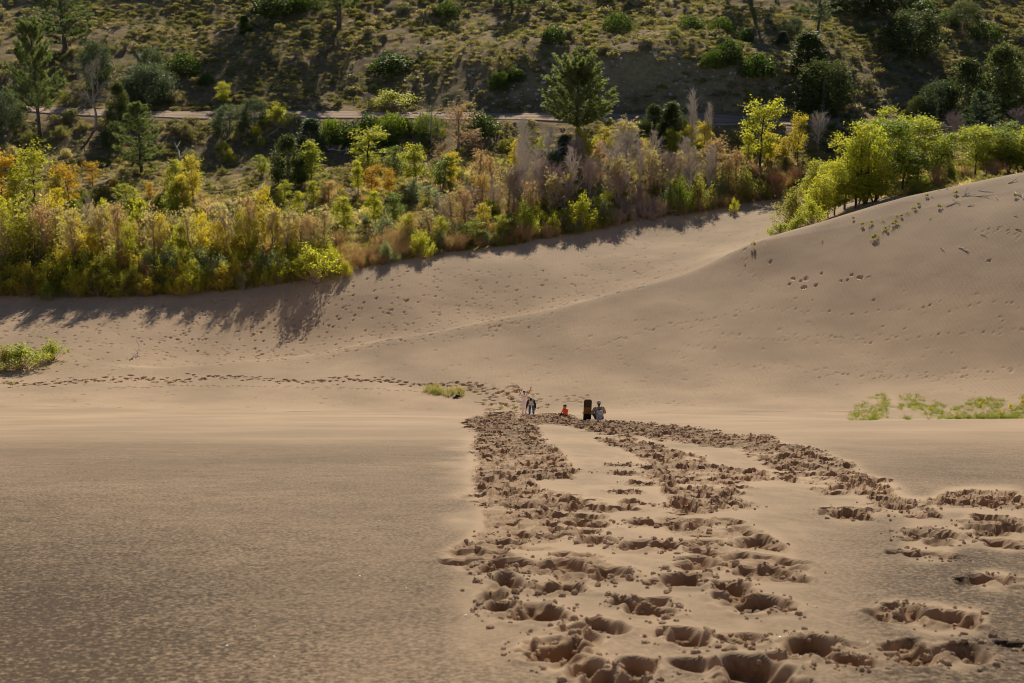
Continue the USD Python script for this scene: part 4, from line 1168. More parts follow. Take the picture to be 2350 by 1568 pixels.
# deciduous trees of the wood: shape, x, base, top, width, leaf, colour word, extra look
DEC = [
    ('a', 8, 486, 352, 66, 'gold', 'orange-gold'), ('f', 84, 472, 333, 84, 'lime', 'yellow-green forked'), ('d', 48, 492, 396, 60, 'lime', 'yellow-green'), ('a', 160, 478, 376, 62, 'gold', 'golden'), ('b', 136, 492, 400, 50, 'yellow', 'dull yellow'),
    ('a', 213, 428, 372, 38, 'gold', 'small orange-gold'), ('c', 260, 438, 412, 22, 'gold', 'tiny golden'), ('d', 130, 600, 434, 74, 'yellow', 'bright yellow'), ('d', 304, 490, 420, 64, 'lime', 'yellow-green'), ('c', 344, 455, 418, 20, 'gold', 'tiny gold'),
    ('d', 405, 455, 370, 60, 'lime', 'lime green'), ('c', 443, 470, 362, 50, 'yellow', 'slender thin-leaved yellow'), ('b', 420, 492, 404, 52, 'yellow', 'yellow'), ('d', 405, 498, 422, 62, 'bright', 'bright green'), ('c', 612, 600, 430, 38, 'yellow', 'tall narrow yellow'),
    ('d', 648, 475, 416, 40, 'lime', 'yellow-green'), ('b', 640, 610, 480, 46, 'yellow', 'yellow'), ('c', 510, 512, 472, 32, 'bright', 'small bright green'), ('c', 180, 640, 488, 40, 'yellow', 'narrow yellow'), ('e', 4, 520, 448, 40, 'gold', 'golden'),
    ('b', 716, 424, 326, 62, 'bright', 'conical bright green'), ('d', 693, 430, 364, 46, 'green', 'dull green'), ('d', 603, 402, 354, 40, 'bright', 'pale green'), ('a', 844, 390, 294, 80, 'lime', 'round-topped light green'), ('d', 903, 400, 334, 60, 'green', 'dusty green'),
    ('b', 953, 425, 332, 66, 'lime', 'yellow-green'), ('c', 1037, 430, 348, 40, 'yellow', 'bright yellow'), ('d', 1012, 438, 362, 60, 'green', 'green'), ('a', 1054, 345, 238, 62, None, None), ('b', 822, 445, 370, 34, 'lime', 'slender lime'),
    ('c', 855, 450, 380, 38, 'gold', 'golden'), ('c', 892, 460, 386, 34, 'gold', 'golden'), ('a', 754, 468, 414, 36, 'rust', 'orange'), ('b', 720, 474, 416, 36, 'lime', 'lime'), ('d', 687, 502, 442, 38, 'lime', 'yellow-green'), ('b', 790, 532, 454, 54, 'lime', 'lime green round'),
    ('d', 911, 512, 444, 54, 'green', 'olive-green'), ('c', 978, 500, 438, 28, 'yellow', 'yellow'), ('d', 994, 502, 424, 62, 'pale', 'pale olive'), ('d', 950, 470, 408, 46, 'pale', 'pale grey-green'), ('b', 748, 455, 400, 30, 'green', 'green'),
    ('d', 1184, 392, 312, 40, 'yellow', 'yellow'), ('d', 1240, 355, 312, 22, 'lime', 'little lime'), ('d', 1340, 392, 296, 54, 'yellow', 'thin-leaved yellow'), ('a', 1386, 355, 290, 50, 'yellow', 'bright yellow'), ('c', 1542, 374, 300, 36, 'lime', 'lime-yellow'),
    ('c', 1578, 365, 290, 26, 'yellow', 'narrow yellow'), ('a', 1615, 356, 280, 36, 'yellow', 'brilliant yellow'), ('a', 1744, 382, 228, 88, 'lime', 'large thin-topped yellow-green'), ('d', 1770, 375, 306, 40, 'yellow', 'yellow'), ('d', 1712, 378, 312, 38, 'lime', 'lime'),
    ('a', 1829, 368, 262, 42, 'yellow', 'straight-trunked pale yellow'), ('d', 1800, 370, 308, 48, 'yellow', 'dull yellow'), ('c', 1870, 446, 366, 46, 'lime', 'yellow-green'), ('d', 1852, 455, 398, 50, 'lime', 'yellow-green'), ('d', 2110, 440, 402, 46, 'bright', 'small lime'),
    ('c', 1062, 452, 428, 20, 'lime', 'tiny lime'), ('c', 850, 494, 472, 18, 'lime', 'tiny lime'), ('c', 838, 520, 490, 24, 'pale', 'tiny pale'), ('d', 1076, 562, 504, 58, 'bright', 'leafy green'), ('c', 560, 610, 480, 36, 'lime', 'thin yellow-green'), ('b', 330, 600, 462, 50, 'lime', 'yellow-green'),
    ('c', 375, 630, 490, 40, 'yellow', 'thin yellow'), ('b', 250, 610, 462, 44, 'lime', 'yellow-green'), ('c', 470, 625, 488, 34, 'yellow', 'pale yellow'), ('d', 30, 630, 450, 60, 'lime', 'yellow-green'), ('d', 1420, 350, 300, 36, 'yellow', 'yellow'), ('c', 1300, 470, 400, 36, 'yellow', 'sparse yellow'), ('d', 1660, 430, 372, 40, 'olive', 'olive'),
]
DEC += [('c', 70, 650, 500, 50, 'lime', 'yellow-green'), ('b', 215, 640, 520, 50, 'yellow', 'yellow'), ('c', 300, 645, 510, 44, 'lime', 'lime'), ('b', 420, 640, 520, 48, 'lime', 'yellow-green'), ('c', 505, 632, 510, 40, 'yellow', 'yellow'), ('c', 585, 620, 500, 40, 'lime', 'lime'), ('b', 676, 600, 510, 46, 'yellow', 'yellow'),
        ('d', 930, 560, 490, 50, 'lime', 'yellow-green'), ('d', 1010, 560, 495, 46, 'lime', 'lime'), ('c', 1110, 540, 470, 36, 'yellow', 'yellow'), ('d', 1150, 548, 490, 46, 'lime', 'yellow-green'), ('c', 1345, 400, 330, 34, 'yellow', 'yellow'), ('c', 1480, 395, 318, 30, 'yellow', 'yellow'), ('d', 1380, 500, 440, 44, 'lime', 'lime'), ('b', 860, 520, 440, 44, 'lime', 'lime')]
for k, (f, x, yb, yt, w, lf, cw) in enumerate(DEC):
    if lf is None:
        continue
    plant('cottonwood', f'cottonwood_{f}', x, yb, yt, w, lf, cw, 'cottonwood tree')
GROWN = [('c', 1878, 515, 408, 60, 'lime', 'small leafy cottonwood at the dune-edge end of the grove'), ('a', 1915, 495, 392, 70, 'bright', 'bushy cottonwood between the feathery bush and the tall grove'), ('b', 1962, 482, 404, 80, 'bright', 'low spreading cottonwood filling the foot of the grove'), ('c', 2005, 470, 372, 74, 'lime', 'leaning yellow-green cottonwood in the front of the grove'), ('a', 2262, 412, 318, 70, 'lime', 'lower yellow-green cottonwood in the far right stand'), ('c', 2318, 408, 320, 70, 'bright', 'lower bright cottonwood near the right edge'), ('a', 1938, 482, 300, 88, 'lime', 'leftmost tall green cottonwood of the grove on the dune shoulder'), ('c', 1985, 472, 282, 86, 'bright', 'second tall green cottonwood of the grove, with several stems'), ('b', 2032, 448, 276, 96, 'green', 'darkest broad cottonwood in the middle of the grove'),
         ('a', 2046, 420, 256, 92, 'bright', 'tallest bumpy-topped cottonwood at the back of the grove'), ('b', 2104, 424, 270, 98, 'bright', 'spreading cottonwood on the right half of the grove'), ('c', 2146, 414, 308, 66, 'green', 'cottonwood at the right end of the grove'),
         ('b', 2236, 412, 290, 88, 'bright', 'dark-limbed cottonwood left of the far right pair'), ('a', 2286, 408, 284, 92, 'green', 'full cottonwood in the middle of the far right stand'), ('c', 2340, 402, 284, 86, 'bright', 'cottonwood cut by the right edge of the frame'), ('a', 1900, 500, 372, 60, 'lime', 'young yellow-green cottonwood at the left front of the grove'),
         ('c', 1968, 470, 380, 70, 'lime', 'low leafy cottonwood under the grove'), ('b', 2070, 440, 350, 80, 'green', 'shaded lower cottonwood in the grove')]
for f, x, yb, yt, w, lf, look in GROWN:
    gp = hit(x, yb, skip=149 + (490 - yb) * 0.16)
    plant('tall_cottonwood', f'grown_cottonwood_{f}', x, yb, yt, w * 1.2, lf, look, 'cottonwood tree', ground_pt=gp)

# thin and leafless trees
THIN = [('sparse_tree_b', 20, 657, 470, 60, 'lime', 'pale green sparse'), ('sparse_tree_a', 105, 644, 462, 64, 'rust', 'pinkish tan sparse'), ('sparse_tree_b', 175, 647, 478, 56, 'tan', 'tan sparse'), ('sparse_tree_b', 275, 638, 470, 56, 'rust', 'pinkish tan sparse'), ('sparse_tree_a', 360, 635, 480, 60, 'tan', 'cream sparse'), ('sparse_tree_b', 440, 632, 476, 50, 'tan', 'tan straight-stemmed'), ('sparse_tree_b', 520, 626, 466, 46, 'tan', 'tan straight-stemmed'), ('sparse_tree_b', 575, 618, 452, 40, 'rust', 'pinkish tan sparse'), ('sparse_tree_a', 625, 616, 470, 50, 'tan', 'tan sparse'), ('sparse_tree_a', 720, 613, 490, 60, 'rust', 'rusty tan sparse'), ('sparse_tree_a', 1070, 530, 430, 60, 'rust', 'pinkish tan sparse'), ('sparse_tree_b', 1215, 520, 430, 44, 'rust', 'pinkish tan sparse'), ('sparse_tree_a', 1265, 500, 410, 50, 'tan', 'cream sparse'), ('sparse_tree_a', 1410, 470, 370, 56, 'tan', 'cream sparse'), ('sparse_tree_a', 1490, 440, 352, 50, 'tan', 'cream sparse'), ('sparse_tree_b', 1555, 440, 360, 40, 'tan', 'tan sparse'), ('sparse_tree_a', 1690, 425, 352, 44, 'rust', 'rusty tan sparse'), ('sparse_tree_a', 1054, 345, 236, 66, 'rust', 'tall rust-coloured sparse'), ('sparse_tree_b', 1085, 350, 296, 50, 'rust', 'rust-orange sparse'), ('sparse_tree_a', 1014, 372, 326, 44, 'rust', 'low rust'), ('sparse_tree_b', 1102, 436, 344, 48, 'rust', 'orange-tan sparse'), ('sparse_tree_b', 1128, 436, 358, 42, 'rust', 'orange sparse'),
        ('sparse_tree_a', 1104, 484, 396, 50, 'gold', 'tan-gold sparse'), ('sparse_tree_b', 1037, 530, 438, 44, 'tan', 'tan sparse'), ('sparse_tree_b', 1377, 436, 334, 36, 'rust', 'narrow orange'), ('sparse_tree_a', 1440, 404, 288, 74, 'tan', 'wide cream-tan'), ('sparse_tree_a', 1640, 414, 326, 58, 'rust', 'orange-yellow sparse'),
        ('sparse_tree_b', 384, 446, 394, 36, 'rust', 'rusty sparse'), ('sparse_tree_b', 60, 620, 448, 60, 'lime', 'pale green sparse'), ('sparse_tree_b', 140, 628, 474, 50, 'tan', 'pinkish tan sparse'), ('sparse_tree_a', 240, 629, 464, 62, 'tan', 'tan sparse'), ('sparse_tree_b', 552, 601, 456, 50, 'tan', 'tan straight-stemmed'),
        ('sparse_tree_b', 590, 599, 448, 40, 'tan', 'tan straight-stemmed'), ('sparse_tree_b', 485, 606, 508, 48, 'rust', 'rust sparse'), ('sparse_tree_a', 400, 614, 488, 52, 'tan', 'tan sparse'), ('sparse_tree_a', 698, 604, 484, 72, 'tan', 'mauve-tan wide'), ('sparse_tree_b', 744, 588, 474, 58, 'tan', 'tan sparse'), ('sparse_tree_b', 945, 556, 486, 46, 'rust', 'rust sparse'),
        ('sparse_tree_b', 986, 556, 478, 52, 'tan', 'pinkish tan sparse'), ('sparse_tree_a', 1166, 496, 398, 54, 'tan', 'pinkish grey sparse'), ('sparse_tree_b', 1670, 436, 364, 36, 'rust', 'rust sparse'), ('sparse_tree_a', 1600, 420, 350, 44, 'tan', 'cream sparse'), ('sparse_tree_b', 660, 615, 490, 50, 'tan', 'tan sparse'), ('sparse_tree_a', 310, 622, 500, 60, 'rust', 'rusty tan sparse'), ('sparse_tree_b', 1350, 440, 380, 40, 'tan', 'tan sparse'), ('sparse_tree_a', 1520, 420, 360, 50, 'olive', 'grey-green sparse')]
for sh, x, yb, yt, w, lf, cw in THIN:
    if 1140 < x < 1700:
        yt -= 0.15 * (yb - yt)
    plant('sparse_tree', sh, x, yb, yt, w, lf, cw, 'thin-leaved tree')
BARE = [('bare_tree_d', 1180, 500, 410, 56, 'mauve-pink leafless'), ('bare_tree_c', 1232, 480, 372, 36, 'silvery leafless'), ('bare_tree_d', 1280, 486, 400, 52, 'mauve leafless'), ('bare_tree_a', 1310, 470, 366, 46, 'pale leafless'), ('bare_tree_d', 1352, 470, 384, 50, 'mauve leafless'), ('bare_tree_b', 1398, 450, 352, 54, 'pale rounded leafless'), ('bare_tree_a', 1466, 440, 346, 44, 'pale leafless'), ('bare_tree_d', 1535, 452, 372, 52, 'mauve leafless'), ('bare_tree_a', 1588, 446, 362, 44, 'pale leafless'), ('bare_tree_c', 1628, 436, 356, 34, 'silvery leafless'), ('bare_tree_d', 1080, 500, 424, 50, 'mauve leafless'), ('bare_tree_a', 1130, 490, 412, 40, 'pale leafless'), ('bare_tree_b', 1020, 520, 448, 46, 'pale rounded leafless'), ('bare_tree_d', 100, 610, 470, 70, 'mauve leafless'), ('bare_tree_a', 345, 600, 492, 50, 'pale leafless'), ('bare_tree_d', 520, 590, 480, 60, 'mauve leafless'), ('bare_tree_c', 1206, 474, 358, 40, 'bone-white leafless'), ('bare_tree_c', 1206, 400, 300, 34, 'greyish leafless'), ('bare_tree_a', 1263, 414, 318, 46, 'pale leafless'), ('bare_tree_d', 1246, 474, 388, 56, 'mauve leafless'), ('bare_tree_d', 1322, 404, 334, 46, 'mauve leafless'),
        ('bare_tree_a', 1500, 405, 322, 44, 'white-barked leafless'), ('bare_tree_c', 1566, 414, 336, 36, 'white-barked leafless'), ('bare_tree_b', 1432, 416, 322, 66, 'wide pale leafless'), ('bare_tree_a', 212, 575, 450, 44, 'whitish leafless'), ('bare_tree_b', 1878, 344, 256, 46, 'grey leafless'),
        ('bare_tree_d', 2182, 354, 254, 46, 'dark reddish leafless'), ('bare_tree_d', 2332, 316, 248, 56, 'brown leafless'), ('bare_tree_e', 220, 296, 120, 96, 'tall grey dead'), ('bare_tree_e', 990, 336, 218, 66, 'twisted brown dead'), ('bare_tree_c', 1588, 350, 206, 26, 'thin dark dead'), ('bare_tree_d', 1296, 490, 424, 52, 'mauve leafless'), ('bare_tree_d', 1420, 470, 405, 60, 'mauve leafless'),
        ('bare_tree_c', 1620, 352, 236, 22, 'thin dead'), ('bare_tree_d', 2050, 352, 300, 40, 'dark leafless')]
for sh, x, yb, yt, w, cw in BARE:
    if 1140 < x < 1680 and 'dead' not in cw:
        yt, w = yt - 0.28 * (yb - yt), w * 1.12
    plant('bare_tree', sh, x, yb, yt, w, None, cw, 'tree')

# brush along the edge of the sand and under the trees
r = np.random.default_rng(404)
EX, EY = [p[0] for p in _e], [p[1] for p in _e]


def brush_kind(x, row):
    """leaf, shape, colour word by stretch of the bank"""
    if x < 260:
        p = [('olive', 'e', 'olive green'), ('olive', 'e', 'dull olive'), ('lime', 'f', 'yellowish green'), ('green', 'e', 'dark green'), ('lime', 'f', 'lime'), ('yellow', 'f', 'yellow')]
    elif x < 640:
        p = [('olive', 'e', 'olive'), ('lime', 'f', 'yellow-green'), ('rust', 'f', 'tan-brown'), ('lime', 'f', 'lime'), ('yellow', 'f', 'yellow'), ('lime', 'e', 'lime'), ('pale', 'e', 'pale green')]
    elif x < 770:
        p = [('lime', 'f', 'yellow-green'), ('olive', 'e', 'olive'), ('lime', 'e', 'lime')]
    elif x < 880:
        p = [('rust', 'a', 'rust-orange'), ('rust', 'a', 'rust-orange'), ('rust', 'b', 'orange-tan')]
    elif x < 1000:
        p = [('lime', 'f', 'yellow-green'), ('pale', 'e', 'pale green'), ('rust', 'b', 'russet')]
    elif x < 1180:
        p = [('rust', 'b', 'russet'), ('pale', 'e', 'pale green'), ('tan', 'c', 'tan'), ('rust', 'a', 'rusty'), ('green', 'e', 'grey-green')]
    elif x < 1300:
        p = [('lime', 'f', 'lime'), ('rust', 'b', 'russet'), ('olive', 'e', 'olive')]
    elif x < 1410:
        p = [('pale', 'f', 'pale yellow-green'), ('lime', 'e', 'yellow-green'), ('olive', 'e', 'olive')]
    elif x < 1530:
        p = [('tan', 'd', 'mauve twiggy'), ('rust', 'd', 'purplish twiggy'), ('gold', 'd', 'grey-mauve twiggy')]
    elif x < 1680:
        p = [('olive', 'e', 'olive'), ('pale', 'e', 'grey-green'), ('rust', 'b', 'russet'), ('green', 'e', 'green')]
    else:
        p = [('olive', 'e', 'olive'), ('crimson', 'b', 'crimson-brown'), ('rust', 'a', 'rusty')]
    return p[r.integers(len(p))]


for row, (d0, hh, step) in enumerate(((0.9, 1.55, 23), (2.6, 1.9, 27), (5.0, 2.3, 36), (9.0, 2.5, 52), (13.0, 2.3, 70), (19, 2.0, 95))):
    x = -70.0 + row * 11
    while x < (1775 if row < 3 else 1720):
        x += step * r.uniform(0.7, 1.3)
        left = np.interp(x, [0, 600, 1000, 1775], [1.45, 1.25, 0.95, 0.85])
        # a strip of open sandy ground runs back through the wood
        g0 = hit(x, np.interp(x, EX, EY), skip=95)
        a = g0[0] / g0[1]
        Y = g0[1] + d0 + r.normal(0, 0.5) + (0.5 if row == 0 else 0)
        X = a * Y
        z = foot(X, Y)
        px_, py_ = pix(X, Y, z)
        if row >= 2 and ((780 < px_ < 880 and 470 < py_ < 590) or (row >= 4 and r.random() < 0.4)):
            continue
        lf, sh, cw = brush_kind(px_, row)
        h = hh * left * r.uniform(0.75, 1.25) * (0.7 if lf == 'rust' and 770 < px_ < 880 else 1)
        wpx = h * r.uniform(0.85, 1.3) * F / (Y * CP - z * SP)
        _, top = pix(X, Y, z + h)
        plant('willow_bush', f'willow_{sh}', float(px_), float(py_), float(top), float(wpx), lf, f'{cw} {["front-row", "second-row", "third-row", "mid-wood", "inner-wood", "back-row"][row]} willow bush', '',
              ground_pt=np.array([X, Y, z]), group='willow bushes along the bank')

FRONT = [('willow_e', 76, 640, 480, 178, 'olive', 'broad grey-olive domed willow in the left thicket'), ('willow_c', 130, 625, 500, 110, 'tan', 'tall twiggy willow beside the broad grey-olive dome'), ('willow_f', 726, 648, 566, 96, 'lime', 'full yellow-green bush at the sand edge left of the rust hedge'), ('willow_f', 793, 637, 596, 32, 'lime', 'small lime bush on the sand before the rust hedge'),
         ('willow_e', 890, 606, 552, 44, 'pale', 'pale grey-green bush at the right end of the rust hedge'), ('willow_f', 967, 592, 536, 56, 'lime', 'yellow-green bush on the sand edge past the rust hedge'), ('willow_f', 1208, 545, 468, 62, 'bright', 'bright green rounded bush at the sand edge below the bone-white tree'), ('willow_f', 1266, 540, 494, 38, 'bright', 'lime bush leaning out over the sand'),
         ('willow_f', 1330, 528, 450, 72, 'lime', 'pale yellow-green bush at the sand edge below the tall pine'), ('willow_e', 1385, 517, 460, 52, 'pale', 'pale green bush right of the yellow-green one at the sand edge'), ('willow_e', 1556, 492, 410, 62, 'green', 'green bush right of the dead branch pile'), ('willow_e', 1604, 484, 404, 74, 'olive', 'olive bush at the sand edge past the green one'),
         ('willow_f', 1685, 490, 455, 22, 'lime', 'little lime bush alone at the sand edge'), ('willow_e', 1712, 462, 384, 70, 'olive', 'grey-olive bush below the large yellow cottonwood'), ('willow_b', 1785, 446, 384, 44, 'crimson', 'crimson bush right of the large yellow cottonwood'), ('willow_b', 1826, 428, 380, 40, 'crimson', 'reddish-brown bush behind the dune shoulder'), ('willow_a', 2148, 428, 372, 46, 'rust', 'rusty brown bush at the right end of the grove'),
         ('willow_e', 1812, 524, 432, 84, 'olive', 'large olive willow where the wood meets the dune shoulder'), ('willow_f', 1862, 522, 456, 66, 'bright', 'vivid green feathery bush on the dune edge'), ('willow_f', 1790, 552, 510, 60, 'bright', 'low vivid green bush at the tip of the dune-edge clump'), ('willow_f', 1826, 535, 496, 56, 'bright', 'low vivid green bush between the olive willow and the feathery one'),
         ('willow_g', 50, 848, 792, 112, 'bright', 'bright green bush growing alone on the sand at far left'), ('willow_g', 120, 828, 784, 62, 'bright', 'smaller bright green bush beside the lone one on the sand'), ('willow_e', 10, 852, 800, 60, 'olive', 'olive bush at the left frame edge on the sand'), ('willow_f', 2110, 442, 404, 50, 'bright', 'small lime bush at the crest below the spreading cottonwood'),
         ('willow_e', 2180, 420, 370, 50, 'green', 'dim green bush behind the crest'), ('willow_a', 2215, 414, 374, 50, 'rust', 'rusty bush behind the crest'), ('willow_b', 2280, 408, 366, 60, 'crimson', 'reddish bush under the far right cottonwoods')]
for sh, x, yb, yt, w, lf, look in FRONT:
    gp = hit(x, yb, skip=138.5 if yb > 500 else 146.0) if x > 1780 else None
    plant('bush', sh, x, yb, yt, w, lf, look, 'bush', ground_pt=gp)
for k in range(90):      # scrub in the clearings between the trees
    x, y = r.uniform(0, 1720), r.uniform(300, 560)
    if y > np.interp(x, EX, EY) - 60:
        continue
    lf, cw = [('olive', 'olive'), ('sage', 'grey'), ('lime', 'yellow-green'), ('rabbit', 'yellow'), ('green', 'green'), ('tan', 'tan')][r.integers(6)]
    h = r.uniform(16, 34)
    plant('scrub_bush', f'willow_{"ef"[k % 2]}' if k % 3 else f'round_bush_{"abc"[k % 3]}', x, y, y - h, h * r.uniform(1.1, 1.7), lf, f'low {cw} scrub bush', '', group='scrub bushes between the trees')
# rabbitbrush on the hill, each one a plant of its own
HILL = []
for k in range(400):
    x, y = r.uniform(-20, 2370), r.uniform(2, 330)
    road = np.interp(x, [0, 330, 900, 1450, 2350], [245, 262, 264, 270, 288])
    if abs(y - road) < 10 or (1000 < x < 1750 and 150 < y < road and r.random() < 0.75):
        continue
    if y > road and (x > 1100 or y > road + 50 + 20 * math.sin(x)):
        continue
    HILL.append((x, y))
for k, (x, y) in enumerate(HILL[:250]):
    h = r.uniform(10, 24)
    yellow = r.random() < 0.6
    plant('rabbitbrush' if yellow else 'sagebrush', f'rabbitbrush_{"abc"[k % 3]}', x, y, y - h, h * r.uniform(1.2, 1.8), 'rabbit' if yellow else 'sage', 'yellow-tipped rabbitbrush' if yellow else 'grey sagebrush', '', group='rabbitbrush clumps on the hillside' if yellow else 'sagebrush clumps on the hillside')
# ------------------------------------------------------------------ little plants rooted on the big dune
proto('sprig_a', dict(stems=sticks(np.zeros((1, 3)), np.array([[0, 0, 0.2]]), 0.01, 0.008), leaves=brush(361, 0.45, 0.3, 26)['flower_heads']), {'stems': BARK['grey']})
proto('sprig_b', dict(stems=sticks(np.zeros((1, 3)), np.array([[0, 0, 0.2]]), 0.01, 0.008), leaves=grass(362, 0.5, 0.22, 24, 0.014, 0.45)), {'stems': BARK['grey']})
SPRIGS = [(2172, 436), (2154, 440), (2192, 449), (2188, 462), (2126, 455), (2138, 455), (2108, 474), (2094, 480), (2100, 484), (2082, 491), (2068, 500), (2058, 497), (2156, 481), (2134, 505), (2056, 515), (2040, 519), (2050, 519), (2062, 519), (2030, 528), (2026, 533), (2036, 533), (2048, 529), (2010, 548), (1998, 553), (2004, 551), (2016, 546), (1978, 519),
          (1996, 521), (2000, 514), (2026, 508), (1958, 505), (1887, 553), (1728, 566), (2200, 470), (2330, 455), (1180, 938), (28, 888)]
for k, (x, y) in enumerate(SPRIGS):
    h = 7 + 5 * ((k * 7) % 5) / 4 if x > 1800 else 12
    plant('dune_sprig', f'sprig_{"ab"[k % 2]}', x, y, y - h, h * 1.0, 'olive' if k % 3 else 'blade', 'small green dune sprig', '', group='sprigs on the dune', ground_pt=hit(x, y, y0=84))
# ------------------------------------------------------------------ people
def cloth(name, c, rough=0.85):
    return M(name, {'g': ('geometry', {}), 'n': ('noise_texture', {'scale': 40.0, 'detail': 2.0}),
                    'm': ('map_range', {'from_min': 0.3, 'from_max': 0.7, 'to_min': 0.85, 'to_max': 1.1}),
                    'cc': ('combine_color', {}), 'x': ('mix', {'mix_type': 'multiply', 'fac': 1.0, 'color1': c}),
                    'p': ('principled_bsdf', {'roughness': rough, 'specular_ior_level': 0.25})},
             [('g.position', 'n.vector'), ('n.fac', 'm.value'), ('m.result', 'cc.r'), ('m.result', 'cc.g'), ('m.result', 'cc.b'), ('cc.color', 'x.color2'), ('x.color', 'p.base_color')], 'p.BSDF')


SKIN = cloth('skin', (0.36, 0.20, 0.13), 0.6)
HAIR = cloth('hair_dark', (0.025, 0.018, 0.014), 0.6)
C = {'white': cloth('cotton_white', (0.62, 0.57, 0.55)), 'cream': cloth('cotton_cream', (0.66, 0.58, 0.57)), 'navy': cloth('jacket_navy', (0.012, 0.02, 0.045)), 'denim': cloth('denim_blue', (0.05, 0.10, 0.20)),
     'tee': cloth('tee_grey', (0.42, 0.45, 0.46)), 'orange': cloth('shirt_orange', (0.75, 0.09, 0.015)), 'maroon': cloth('trousers_maroon', (0.13, 0.022, 0.016)), 'khaki': cloth('shirt_khaki', (0.22, 0.18, 0.13)), 'dark': cloth('trousers_dark', (0.05, 0.045, 0.042)),
     'shoe': cloth('shoe_dark', (0.03, 0.025, 0.022)), 'bluegrey': cloth('pack_grey', (0.36, 0.38, 0.44)), 'strap': cloth('pack_dark', (0.045, 0.05, 0.065)), 'blue': cloth('bottle_blue', (0.01, 0.06, 0.62), 0.4), 'cap': cloth('cap_grey', (0.30, 0.30, 0.28)),
     'board': cloth('board_dark', (0.035, 0.022, 0.014), 0.7), 'band': cloth('board_band', (0.16, 0.085, 0.025), 0.7), 'black': cloth('board_black', (0.008, 0.007, 0.008), 0.7), 'eye': cloth('eye_dark', (0.02, 0.015, 0.012), 0.3)}
Man = manifold3d.Manifold


def ball(p, r):
    return Man.sphere(max(r, 0.003), 14).translate([float(x) for x in p])


def bone(a, ra, b, rb):
    return Man.batch_hull([ball(a, ra), ball(b, rb)])


def fused(bones, grow=0.0, fine=0.028, rounds=6):
    m = Man()
    for a, ra, b, rb in bones:
        m = m + bone(np.array(a), ra + grow, np.array(b), rb + grow)
    m = m.refine_to_length(fine)
    q = m.to_mesh()
    t = trimesh.Trimesh(q.vert_properties[:, :3], q.tri_verts, process=True)
    trimesh.smoothing.filter_taubin(t, 0.5, -0.53, iterations=rounds)
    return np.array(t.vertices), np.array(t.faces)


def hand(wrist, d, side, k=1.0, curl=0.35):
    """palm, four unequal fingers and a thumb that leaves the side of the palm"""
    d = np.array(d, float) / np.linalg.norm(d)
    s = np.array(side, float)
    s = s - d * (s @ d)
    s /= np.linalg.norm(s)
    n = np.cross(d, s)
    w = np.array(wrist, float)
    out = [(w, 0.024 * k, w + d * 0.075 * k + s * 0.018 * k, 0.020 * k), (w, 0.024 * k, w + d * 0.075 * k - s * 0.018 * k, 0.020 * k)]
    for i, (o, L) in enumerate(((0.034, 0.066), (0.012, 0.078), (-0.011, 0.072), (-0.033, 0.055))):
        b = w + d * 0.085 * k + s * o * k
        m = b + (d + n * curl * 0.4 + s * o * 3) * L * 0.55 * k
        e = m + (d * 0.8 + n * curl + s * o * 2) * L * 0.5 * k
        out += [(b, 0.0095 * k, m, 0.009 * k), (m, 0.009 * k, e, 0.008 * k)]
    b = w + d * 0.03 * k + s * 0.032 * k
    m = b + (d * 0.55 + s * 0.8) * 0.042 * k
    out += [(b, 0.012 * k, m, 0.010 * k), (m, 0.010 * k, m + (d * 0.9 + s * 0.25 + n * 0.2) * 0.03 * k, 0.009 * k)]
    return out


def head(c, face, up, k=1.0):
    """skull, jaw, nose and ears; returns bones, eye spots, hair bones"""
    c, f, u = np.array(c, float), np.array(face, float), np.array(up, float)
    f /= np.linalg.norm(f)
    u = u - f * (u @ f)
    u /= np.linalg.norm(u)
    s = np.cross(f, u)
    b = [(c - f * 0.02 * k + u * 0.025 * k, 0.088 * k, c + f * 0.018 * k + u * 0.02 * k, 0.080 * k), (c + f * 0.03 * k - u * 0.02 * k, 0.062 * k, c + f * 0.045 * k - u * 0.082 * k, 0.034 * k),
         (c + f * 0.095 * k + u * 0.01 * k, 0.009 * k, c + f * 0.112 * k - u * 0.02 * k, 0.013 * k), (c + s * 0.086 * k + u * 0.015 * k, 0.012 * k, c + s * 0.088 * k - u * 0.022 * k, 0.011 * k), (c - s * 0.086 * k + u * 0.015 * k, 0.012 * k, c - s * 0.088 * k - u * 0.022 * k, 0.011 * k)]
    eyes = [(c + f * 0.092 * k + s * 0.031 * k + u * 0.014 * k, 0.010 * k, c + f * 0.092 * k + s * 0.036 * k + u * 0.014 * k, 0.010 * k), (c + f * 0.092 * k - s * 0.031 * k + u * 0.014 * k, 0.010 * k, c + f * 0.092 * k - s * 0.036 * k + u * 0.014 * k, 0.010 * k)]
    mouth = [(c + f * 0.083 * k + s * 0.02 * k - u * 0.052 * k, 0.006 * k, c + f * 0.083 * k - s * 0.02 * k - u * 0.052 * k, 0.006 * k)]
    hair = [(c - f * 0.035 * k + u * 0.045 * k, 0.092 * k, c + f * 0.03 * k + u * 0.065 * k, 0.066 * k), (c - f * 0.05 * k + u * 0.02 * k, 0.082 * k, c - f * 0.05 * k - u * 0.05 * k, 0.058 * k)]
    return b, eyes, mouth, hair


def stand(x, y):
    """level of the settled sand under a person"""
    return max(foot(x, y), float(ground(x, y)) + 0.02)


